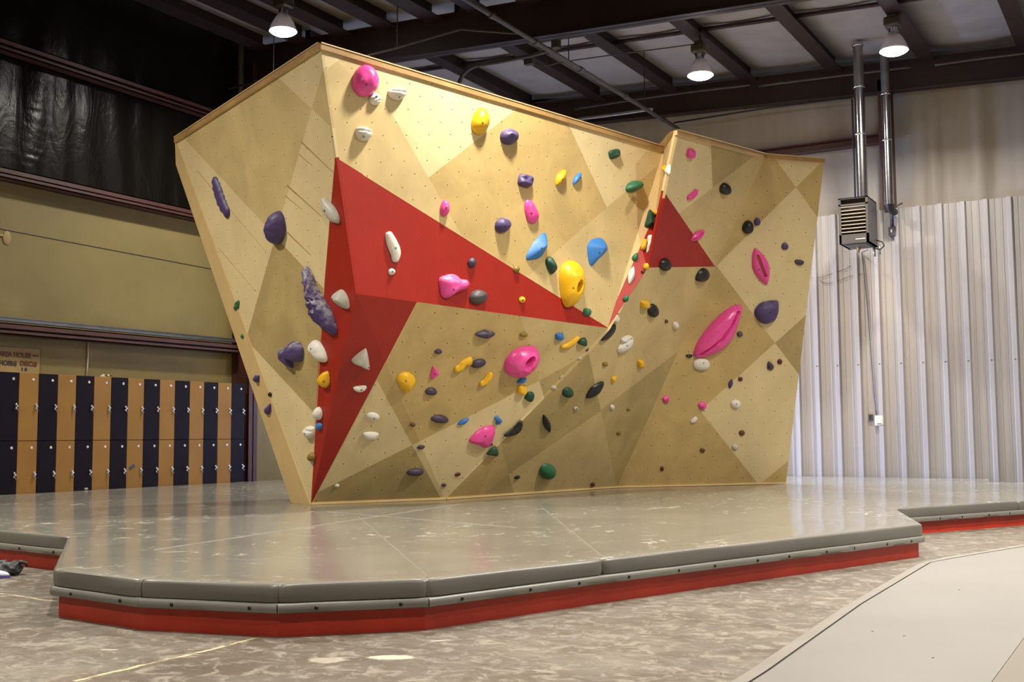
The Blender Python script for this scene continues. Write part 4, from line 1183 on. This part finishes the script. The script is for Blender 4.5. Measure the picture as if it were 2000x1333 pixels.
# front edges: flap, red board and screws for every straight run in sight
vis = [i for i in range(n) if not (outline[i].x < -12.9 and outline[(i + 1) % n].x < -12.9) and outline[i].y < 14.4 and outline[(i + 1) % n].y < 14.4]
nscrew = 0
board_in = offset_poly(outline, -.035); flap_o = offset_poly(outline, .004); flap_i = offset_poly(outline, -.03)
for i in vis:
    j = (i + 1) % n
    a, b = board_in[i], board_in[j]; d = (b - a).normalized(); nr = Vector((d.y, -d.x))
    m = MB(); m.prism([a, b, b - nr * .03, a - nr * .03], 0, .165); m.build('base_board', M['red_board'], mat_root)
    a, b = flap_o[i], flap_o[j]; L = (b - a).length; d = (b - a).normalized(); nr = Vector((d.y, -d.x)); ns = max(2, int(L / .08)); m = MB(); vs = []
    for k in range(ns + 1):
        q = a.lerp(b, k / ns); wv = .005 * noise.noise(Vector((q.x * 5, q.y * 5, 1))) + .002
        for (o_, z_) in ((-.006, .168), (.005 + wv, .160), (.006 + wv, .140), (.004 + wv, .122), (-.004, .118)):
            vs.append((q.x + nr.x * o_, q.y + nr.y * o_, z_))
        vs.append((q.x - nr.x * .03, q.y - nr.y * .03, .118)); vs.append((q.x - nr.x * .03, q.y - nr.y * .03, .168))
    m.add(vs, [[k * 7 + c, (k + 1) * 7 + c, (k + 1) * 7 + (c + 1) % 7, k * 7 + (c + 1) % 7] for k in range(ns) for c in range(7)])
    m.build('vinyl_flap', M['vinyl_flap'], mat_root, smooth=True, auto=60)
    cnt = max(1, round(L / .42))
    for k in range(cnt):
        q = a.lerp(b, (k + .5 + (.12 * (k % 2))) / cnt)
        if q.x < -9.5 or nscrew > 90: continue
        mt = Matrix.Translation((q.x + nr.x * .010, q.y + nr.y * .010, .142)) @ Vector((nr.x, nr.y, 0)).to_track_quat('Z', 'Y').to_matrix().to_4x4()
        ms = MB(); ms.lathe([(0, .004), (.007, .003), (.010, 0), (.010, -.006)], 10, 0, (0, 0, 0), mt); ms.build('screw', M['screw'], mat_root); nscrew += 1

# ------------------------------------------------------------------ pale floor sheet on the near side
fl = thing('floor_sheet', (-1.1, 6, 0), 'thick pale grey floor sheet with a sloping rim, lying beside the crash mat', 'floor sheet')
oe = [at_z(x, y, 0).xy for x, y in ((1450, 1319), (1645, 1187.5), (1788, 1105), (1836, 1093), (2000, 1066))]
oe = [Vector((-1.52, 1.5))] + oe + [Vector((-.2, 14.1))]
ie = [p + Vector((.105 + (.02 if i > 3 else 0), -.02 if i < 4 else -.12)) for i, p in enumerate(oe)]
je = [p + Vector((.012, 0 if i < 4 else -.015)) for i, p in enumerate(ie)]
sx = -.655
m = MB(); T = .030
top = je[:5] + [Vector((sx, je[5].y - .02))] if False else None
poly = [je[0], je[1], je[2], je[3], je[4], je[5], je[6], Vector((3.2, je[6].y + 3)), Vector((3.2, 6.9)), Vector((sx, 6.9)), Vector((sx, 1.5))]
m.prism(poly, .0, T); m.build('sheet_panel', M['mat_light'], fl)
m = MB(); vs = []
for p, q in zip(oe, ie): vs += [(p.x, p.y, .0005), (p.x + .02, p.y, .012), (q.x, q.y, T)]
m.add(vs, [[k * 3 + c, (k + 1) * 3 + c, (k + 1) * 3 + c + 1, k * 3 + c + 1] for k in range(len(oe) - 1) for c in range(2)])
m.build('bevel_rim', M['mat_edge'], fl)
m = MB(); vs = []
for k, (p, q) in enumerate(zip(ie, je)): vs += [(p.x - .002, p.y, T - .004), (q.x + .002, q.y, T - .004)]
m.add(vs, [[k * 2, k * 2 + 1, k * 2 + 3, k * 2 + 2] for k in range(len(ie) - 1)]); m.build('joint_line', M['joint'], fl)
for x, y in ((1704, 1234), (1822, 1286), (1873, 1153), (1766, 1243)):
    q = at_z(x, y, T); m = MB(); m.lathe([(0, .002), (.005, .0018), (.006, 0)], 8, 0, q); m.build('screw', M['screw'], fl)
m = MB(); m.prism([Vector((sx + .002, 1.5)), Vector((3.2, 1.5)), Vector((3.2, 6.897)), Vector((sx + .002, 6.897))], 0, .029)
tag(m.build('floor_sheet', M['mat_tan']), 'tan floor sheet abutting the pale grey one at the corner of the view', 'floor sheet')

# ------------------------------------------------------------------ bag and shoe on the floor
q = at_z(14, 1124, 0)
bg = thing('bag', q, 'small crumpled black bag on the floor against the red base board', 'bag')
m = MB(); bm = bmesh.new(); bmesh.ops.create_icosphere(bm, subdivisions=4, radius=1)
for v in bm.verts:
    c = v.co.copy(); k = 1 + .28 * noise.noise(c * 1.7) + .14 * noise.noise(c * 4) + .06 * noise.noise(c * 9)
    v.co = Vector((c.x * .115 * k, c.y * .085 * k, max(-.0, (c.z + .7) * .058 * k)))
m.bm(bm, 0, Matrix.Translation(q) @ Matrix.Rotation(YAW + .1, 4, 'Z')); m.build('bag_body', M['bag'], bg, smooth=True)
e = at_z(33, 1112, 0); m = MB()
m.tube([q + Vector((.05, .03, .075)), q + Vector((.085, .05, .095)), q + Vector((.115, .07, .085)), q + Vector((.12, .075, .06))], [.012, .014, .012, .006], 8); m.build('strap', M['bag'], bg, smooth=True)
m = MB(); m.tube([q + Vector((-.07, -.05, .06)), q + Vector((-.03, -.035, .095)), q + Vector((.0, -.01, .105))], [.008, .013, .008], 8); m.build('trim', M['bag_blue'], bg, smooth=True)
q = at_z(-2, 1130, 0); sh = thing('shoe', q, 'pale blue shoe tip with purple sole beside the black bag', 'shoe')
ang = Matrix.Translation(q) @ Matrix.Rotation(YAW, 4, 'Z')
m = MB(); bm = bmesh.new(); bmesh.ops.create_icosphere(bm, subdivisions=3, radius=1)
for v in bm.verts: v.co = Vector((v.co.x * .12 - .045, v.co.y * .042, .018 + max(0, v.co.z) * (.04 + .03 * max(0, -v.co.x))))
m.bm(bm, 0, ang); m.build('shoe_upper', M['shoe_white'], sh, smooth=True)
m = MB(); m.prism([(ang @ Vector((math.cos(2 * PI * k / 24) * .125 - .045, math.sin(2 * PI * k / 24) * .046, 0))) for k in range(24)], 0, .02); m.build('sole', M['shoe_purple'], sh)

# ------------------------------------------------------------------ unit heater on the far wall
YH = 17.9
a = at_y(1637, 390, YH); b = at_y(1694, 381, YH); c_ = at_y(1637, 478, YH)
x0, x1, z1, z0 = a.x, b.x, (a.z + b.z) / 2, c_.z; dp = .62
h = thing('unit_heater', (x0, YH, z0), 'grey hanging unit heater with horizontal louvres in front of the white ribbed wall', 'heater')
m = MB(); t_ = .035
m.box((x0, YH, z0), (x0 + t_, YH + dp, z1)); m.box((x1 - t_, YH, z0), (x1, YH + dp, z1)); m.box((x0, YH, z1 - .02), (x1, YH + dp, z1)); m.box((x0, YH + dp - .02, z0), (x1, YH + dp, z1))
m.box((x0, YH + .02, z0), (x1, YH + dp, z0 + .02)); hh = z1 - z0; m.box((x0, YH + .0, z0), (x1, YH + .04, z0 + hh * .20)); m.box((x0, YH, z1 - hh * .17), (x1, YH + .03, z1 - hh * .135))
m.box((x0, YH, z1 - .012), (x1, YH + .03, z1)); m.build('heater_cabinet', M['heater'], h)
m = MB(); m.box((x0 + t_, YH + .10, z0 + .02), (x1 - t_, YH + .14, z1 - .02))
for k in range(5): xx = x0 + .1 + k * (x1 - x0 - .2) / 4; m.box((xx, YH + .06, z0 + hh * .22), (xx + .012, YH + .1, z0 + hh * .5))
m.build('heat_exchanger', M['heater_dark'], h)
for k in range(8):
    zz_ = z0 + hh * (.245 + .078 * k); m = MB(); m.add([(x0 + t_, YH + .005, zz_), (x1 - t_, YH + .005, zz_), (x1 - t_, YH + .06, zz_ + .022), (x0 + t_, YH + .06, zz_ + .022),
        (x0 + t_, YH + .005, zz_ + .009), (x1 - t_, YH + .005, zz_ + .009), (x1 - t_, YH + .06, zz_ + .031), (x0 + t_, YH + .06, zz_ + .031)], [[0, 1, 5, 4], [3, 2, 1, 0], [4, 5, 6, 7], [7, 6, 2, 3]])
    if k < 8: m.build('louvre', M['heater_slat'], h)
m = MB(); m.box((x1 - .20, YH - .004, z0 + hh * .075), (x1 - .05, YH + .004, z0 + hh * .095)); m.build('badge', M['plate'], h)
m = MB(); m.box((x0 + .08, YH + .06, z0 - .012), (x1 - .06, YH + dp - .08, z0)); m.build('access_panel', M['heater'], h)
m = MB(); m.lathe([(0, -.05), (.03, -.045), (.035, -.01), (.03, 0)], 12, 0, (x0 + .2, YH + .42, z0)); m.tube([(x0 + .2, YH + .42, z0 - .03), (x0 + .2, YH + .42, z0 - .09)], .012, 8); m.build('gas_valve', M['brass'], h, smooth=True, auto=40)
m = MB(); m.tube([(x1 - .0, YH + dp - .1, z0 + .10), (x1 + .09, YH + dp - .1, z0 + .07), (x1 + .12, YH + dp - .1, z0 - .0), (x1 + .06, YH + dp - .1, z0 - .05), (x1 - .06, YH + dp - .1, z0 - .02)], .011, 8); m.build('cable', M['black_pipe'], h, smooth=True)
m = MB(); m.tube([(x0 + .42, YH + .5, z0), (x0 + .42, YH + .52, z0 - .16)], .022, 8); m.tube([(x0 + .50, YH + .52, z0), (x0 + .5, YH + .54, z0 - .13)], .014, 8); m.build('pipe_stub', M['grey_steel'], h, smooth=True)
# flue pipes
def flue(px_top, px_bot, Y, r, label, ztop, zbot):
    x = (at_y(*px_top, Y).x + at_y(*px_bot, Y).x) / 2
    t = thing('flue_pipe', (x, Y, zbot), label, 'pipe')
    zs = [zbot, zbot + (ztop - zbot) * .42, zbot + (ztop - zbot) * .72, ztop]
    for k in range(3):
        m = MB(); m.tube([(x, Y, zs[k]), (x, Y, zs[k + 1])], r - .003 * k, 20); m.build('pipe_section', M['flue'] if k < 2 else M['grey_steel'], t, smooth=True, auto=40)
        m = MB(); m.lathe([(r + .001, -.02), (r + .008, -.015), (r + .008, .015), (r + .001, .02)], 20, 0, (x, Y, zs[k + 1] - (.03 if k == 2 else 0))); m.build('pipe_collar', M['flue'], t, smooth=True)
    return x
xf = flue((1676, 200), (1687, 370), YH + .33, .085, 'shiny metal flue pipe rising from the top of the heater', roof_z(x0) - .12, z1 + .002)
zb2 = at_y(1738, 400, YW - .62).z
xg = flue((1730, 200), (1737, 390), YW - .62, .075, 'shiny metal pipe hanging in front of the dark red column beside the heater flue', roof_z(-4) - .12, zb2)
m = MB(); m.tube([(xg, YW - .62, zb2 + .03), (xg, YW - .60, zb2 - .02), (xg + .01, YW - .5, zb2 - .07), (xg + .01, YW - .3, zb2 - .07)], .06, 14)
tag(m.build('pipe_elbow', M['black_pipe'], smooth=True, auto=60), 'black elbow at the lower end of the second shiny pipe', 'pipe')
# switch box with bent conduit
q = at_y(1743, 453, YW - .13); t = thing('switch_box', q, 'small grey switch box with a bent conduit on the ribbed wall beside the heater', 'switch box')
m = MB(); m.box(q + Vector((-.055, -.06, -.075)), q + Vector((.055, .045, .075)), 0, .006); m.build('box_body', M['heater'], t)
m = MB(); m.box(q + Vector((-.015, -.068, -.02)), q + Vector((.015, -.06, .03)), 0, .003); m.build('switch', M['white_plastic'], t)
m = MB(); m.tube([q + Vector((-.01, 0, .07)), q + Vector((-.005, 0, .2)), q + Vector((.02, .0, .33)), q + Vector((.08, .01, .43)), q + Vector((.17, .03, .47))], .014, 8); m.tube([q + Vector((.015, 0, .07)), q + Vector((.02, 0, .2)), q + Vector((.05, .0, .31)), q + Vector((.10, .01, .40))], .010, 8); m.build('conduit', M['dull_pipe'], t, smooth=True)
# thermostat, receptacle, wire
yw = YW - .12
q = at_y(1718, 822, yw); t = thing('thermostat', q, 'rounded ivory thermostat on the ribbed wall at the end of a thin wire', 'thermostat')
m = MB(); m.box(q + Vector((-.07, -.05, -.085)), q + Vector((.07, .04, .085)), 0, .022); m.build('thermostat_case', M['white_plastic'], t, smooth=True, auto=50)
m = MB(); m.box(q + Vector((-.035, -.054, -.06)), q + Vector((.035, -.046, -.045)), 0, .002); m.build('dial_slot', M['sign_rim'], t)
q2 = at_y(1700, 816, yw); t = thing('outlet', q2, 'small metal outlet plate beside the ivory thermostat', 'outlet')
m = MB(); m.box(q2 + Vector((-.035, -.02, -.058)), q2 + Vector((.035, .04, .058)), 0, .004); m.build('cover_plate', M['heater'], t)
m = MB(); m.box(q2 + Vector((-.016, -.026, -.035)), q2 + Vector((.016, -.02, -.006)), 0, .002); m.box(q2 + Vector((-.016, -.026, .006)), q2 + Vector((.016, -.02, .035)), 0, .002); m.build('socket', M['screw'], t)
pts = [(1683, 494), (1688, 540), (1694, 600), (1700, 680), (1706, 760), (1710, 800), (1713, 812)]
m = MB(); m.tube([Vector((x0 + .3, YH + .58, z0 - .03))] + [at_y(x, y, yw - .02) for x, y in pts], .0085, 6)
tag(m.build('wire', M['dull_pipe'], smooth=True), 'thin wire hanging from the heater down to the thermostat', 'wire')
m = MB(); m.tube([at_y(x, y, yw - .01) for x, y in spline([(1585, 543), (1605, 541), (1625, 535), (1645, 528), (1662, 520)], 16, False)], .004, 5); 
m.tube([at_y(x, y, yw - .01) for x, y in spline([(1600, 548), (1615, 554), (1635, 550), (1660, 540), (1690, 535)], 16, False)], .004, 5)
tag(m.build('wire', M['dull_pipe'], smooth=True), 'loose thin wire drooping across the ribs below the heater', 'wire')

# ------------------------------------------------------------------ pipes under the roof
e1 = at_y(1325, 252, YW - .5)
m = MB(); m.tube([(e1.x, YN, e1.z), (e1.x, YW - .5, e1.z)], .035, 10)
for y in (9, 10.6, 12.4, 13.6, 15, 16.6, 18.2): m.tube([(e1.x, y - .05, e1.z), (e1.x, y + .05, e1.z)], .046, 10)
sp = thing('sprinkler_pipe', e1, 'long dark sprinkler pipe running under the roof toward the far wall', 'pipe')
m.build('pipe_run', M['dull_pipe'], sp, smooth=True, auto=40)
for y in (11.3, 14.6, 17.4):
    m = MB(); m.tube([(e1.x, y, e1.z), (e1.x, y, roof_z(e1.x) - .05)], .008, 6); m.build('hanger_rod', M['black_pipe'], sp)
e2 = at_y(900, 57, 13.6)
b2 = thing('sprinkler_pipe', e2, 'thin dark branch pipe crossing behind the peak of the bouldering wall', 'pipe')
l_ = at_y(470, 158, 14.9); m = MB(); m.tube([Vector((e1.x, 13.2, e1.z)), at_y(900, 57, 13.2), at_y(760, 98, 13.2), at_y(640, 128, 13.2), at_y(446, 145 + 28, 13.2)], .018, 8); m.build('pipe_run', M['dull_pipe'], b2, smooth=True)
for x, y, yt in ((776, 67, 0), (534, 122, 88)):
    q = at_y(x, y + 25, 13.2); m = MB(); m.tube([q, Vector((q.x, q.y, roof_z(q.x) - .2))], .009, 6); m.build('hanger_rod', M['dull_pipe'], b2)
def run(name, pts, Y, r, mat, label, cat, n=10):
    m = MB(); m.tube([at_y(x, y, Y) for x, y in spline(pts, n, False)], r, 8)
    return tag(m.build(name, mat, smooth=True), label, cat)
run('conduit', [(896, 166), (902, 150), (914, 137), (930, 129), (975, 121), (1040, 108), (1088, 94)], 15.6, .034, M['dull_pipe'], 'grey conduit bending down behind the main top edge', 'conduit', 20)
run('conduit', [(1042, 84), (1090, 75), (1144, 68)], 15.3, .03, M['dull_pipe'], 'short grey conduit under the big rafter', 'conduit')
run('cable', [(1047, 122), (1058, 128), (1075, 127), (1100, 121), (1200, 107), (1300, 94), (1352, 87)], 15.7, .010, M['dull_pipe'], 'thin cable running to the middle lamp', 'cable', 20)
run('conduit', [(1128, 233), (1200, 224), (1275, 213)], YW - .9, .03, M['grey_steel'], 'shiny conduit catching blue light below the far rafter', 'conduit')
run('conduit', [(1122, 213), (1300, 186), (1465, 166)], YW - .6, .022, M['dull_pipe'], 'thin grey conduit along the far rafter', 'conduit')
run('conduit', [(1482, 168), (1640, 148), (1780, 131)], YW - .6, .022, M['dull_pipe'], 'grey conduit along the far rafter near the flue pipes', 'conduit')
run('conduit', [(1826, 127), (1920, 114), (2010, 103)], YW - .6, .022, M['dull_pipe'], 'grey conduit along the far rafter beyond the far lamp', 'conduit')
m = MB(); gq = [at_y(x, y, YW - .45) for x, y in ((1316, 240), (1500, 211), (1664, 191))]; ge = at_y(1668, 396, YW - .45)
m.tube(gq + [Vector((gq[-1].x, gq[-1].y, gq[-1].z - .04)), Vector((gq[-1].x, gq[-1].y, z1 - .2))], .016, 8)
gp = thing('gas_pipe', gq[0], 'thin black gas pipe along the far wall turning down beside the flue', 'pipe'); m.build('pipe_run', M['black_pipe'], gp, smooth=True)
for x, yt in ((1456, 160), (1642, 130)):
    q = at_y(x, 217 if x < 1500 else 194, YW - .45); m = MB(); m.tube([q, Vector((q.x, q.y, roof_z(q.x) - .2))], .007, 6); m.build('hanger_rod', M['black_pipe'], gp)
# bracket box on the rafter
q = at_y(1086, 78, 15.3); m = MB(); m.box(q + Vector((-.06, -.06, -.14)), q + Vector((.06, .06, .14)), 0, .01); tag(m.build('junction_box', M['ballast']), 'dark junction box on the conduit under the big rafter', 'box')
q = at_y(1034, 121, 15.7); m = MB(); m.box(q + Vector((-.08, -.05, -.05)), q + Vector((.08, .05, .06)), 0, .01); tag(m.build('junction_box', M['dull_pipe']), 'small grey junction box at the start of the thin cable', 'box')
# grey downpipes by the steel column
for (xa, ya, xb, yb_, bend, lab) in ((471, 58, 470, 192, 0, 'dull grey downpipe by the black wall sheet'), (502, 62, 502, 128, 1, 'dull grey downpipe with an elbow behind the side face')):
    Xd = XW + .12
    p, q = at_x(xa, ya, Xd), at_x(xb, yb_, Xd); x_, y_ = (p.x + q.x) / 2, (p.y + q.y) / 2
    path = [Vector((x_, y_, roof_z(x_) - .05)), Vector((x_, y_, q.z))]
    if bend: path += [Vector((x_ + .02, y_ + .03, q.z - .08)), Vector((x_ + .12, y_ + .15, q.z - .2)), Vector((x_ + .35, y_ + .5, q.z - .5))]
    else: path += [Vector((x_, y_, 2.55))]
    m = MB(); m.tube(path, .055, 12); tag(m.build('downpipe', M['dull_pipe'], smooth=True, auto=60), lab, 'pipe')

# ------------------------------------------------------------------ high bay lamps
def make_lamp(loc, ztop, label):
    t = thing('high_bay_lamp', loc, label, 'lamp', 'high bay lamps under the roof'); x, y, z = loc
    R_ = .20
    m = MB(); prof = [(R_, 0), (R_ * .97, .03), (R_ * .88, .09), (R_ * .72, .16), (R_ * .52, .225), (R_ * .36, .26), (R_ * .34, .275)]
    m.lathe(prof + [(r - .004, zz) for r, zz in prof[::-1]], 28, 0, loc); m.build('reflector', M['reflector'], t, smooth=True, auto=50)
    m = MB(); m.lathe([(0, -.065), (R_ * .35, -.058), (R_ * .65, -.040), (R_ * .88, -.016), (R_ * .985, .004), (R_ * .97, .012), (0, .016)], 28, 0, loc); m.build('lens', M['lamp_glow'], t, smooth=True, auto=40)
    m = MB(); m.lathe([(.068, .262), (.068, .35), (.05, .36), (.05, .275)], 16, 0, loc); m.tube([(x - .06, y, z + .30), (x - .075, y, z + .36)], .014, 6); m.tube([(x + .06, y, z + .30), (x + .075, y, z + .36)], .014, 6); m.build('socket', M['chrome'], t, smooth=True, auto=40)
    m = MB(); m.box((x - .12, y - .11, z + .355), (x + .12, y + .11, z + .50), 0, .03); m.box((x - .075, y - .07, z + .50), (x + .075, y + .07, z + .55), 0, .02); m.build('ballast_box', M['ballast'], t)
    m = MB(); m.tube([(x, y, z + .54), (x + .015, y, z + .60), (x - .01, y, z + .65), (x, y, max(z + .70, ztop - .10))], .014, 8); m.box((x - .06, y - .06, max(z + .66, ztop - .16)), (x + .06, y + .06, ztop + .03), 0, .01); m.build('hook', M['black_pipe'], t)
    return t
lamp_pts = []
for (px_, py_, d_, lab) in ((553, 62, 16.6, 'glowing high bay lamp above the peak of the bouldering wall'), (1368, 148, 17.6, 'glowing high bay lamp hanging lowest, above the small red triangle'), (1746, 100, 16.4, 'glowing high bay lamp in front of the flue pipes')):
    p = CAM + ray(px_, py_) * d_
    lamp_pts.append(p); make_lamp(p, roof_z(p.x) - .235, lab)

# ------------------------------------------------------------------ light
def lamp_light(p, e, size=.38):
    ld = bpy.data.lights.new('high_bay_or_fill_light', 'AREA'); ld.shape = 'DISK'; ld.size = size; ld.energy = e; ld.color = LAMP_C; ld.spread = math.radians(150)
    o = bpy.data.objects.new('high_bay_or_fill_light', ld); COL.objects.link(o); o.location = p
    return o
E0 = 420
for p in lamp_pts: lamp_light(p + Vector((0, 0, -.09)), E0)
for p, k in (((-5.0, 9.35, 6.55), 1.25), ((-10.3, 4.8, 6.6), 2.0), ((-3.6, 3.6, 6.5), 1.3), ((-10, -1.5, 6.6), 1.0), ((-3, -2, 6.4), 1.0), ((2.6, 10.6, 6.3), 1.6), ((.2, 9.6, 6.45), 2.6), ((2.8, 4, 6.3), 1.6), ((2.6, 16.6, 6.3), .7)):  # assumed unseen lamps; the strongest is added fill for the outer end face
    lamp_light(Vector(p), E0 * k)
# assumed long-wall door frame, unseen behind the bouldering wall, added for cool daylight
m = MB(); ya, yb_ = 16.2, 18.8
m.box((XW - .02, ya - .12, 0), (XW + .06, ya, 3.1)); m.box((XW - .02, yb_, 0), (XW + .06, yb_ + .12, 3.1)); m.box((XW - .02, ya - .12, 3.0), (XW + .06, yb_ + .12, 3.12))
struct('door_1', m, M['dark_red'])
ld = bpy.data.lights.new('assumed_daylight', 'AREA'); ld.shape = 'RECTANGLE'; ld.size = 2.6; ld.size_y = 2.6; ld.energy = 3600; ld.color = (.42, .56, 1.0); ld.spread = math.radians(95)  # assumed source of the bluish light; the wall behind it stays closed
o = bpy.data.objects.new('assumed_daylight', ld); COL.objects.link(o); o.location = (XW + .12, (ya + yb_) / 2, 1.6); o.rotation_euler = (0, -PI / 2 + .30, .12)
w = bpy.data.worlds.new('hall_air'); scene.world = w; w.use_nodes = True
w.node_tree.nodes['Background'].inputs[0].default_value = (.02, .022, .025, 1); w.node_tree.nodes['Background'].inputs[1].default_value = .2
scene.view_settings.view_transform = 'Standard'; scene.view_settings.look = 'None'; scene.view_settings.gamma = 1; scene.view_settings.use_curve_mapping = False
scene.view_settings.exposure = -0.85
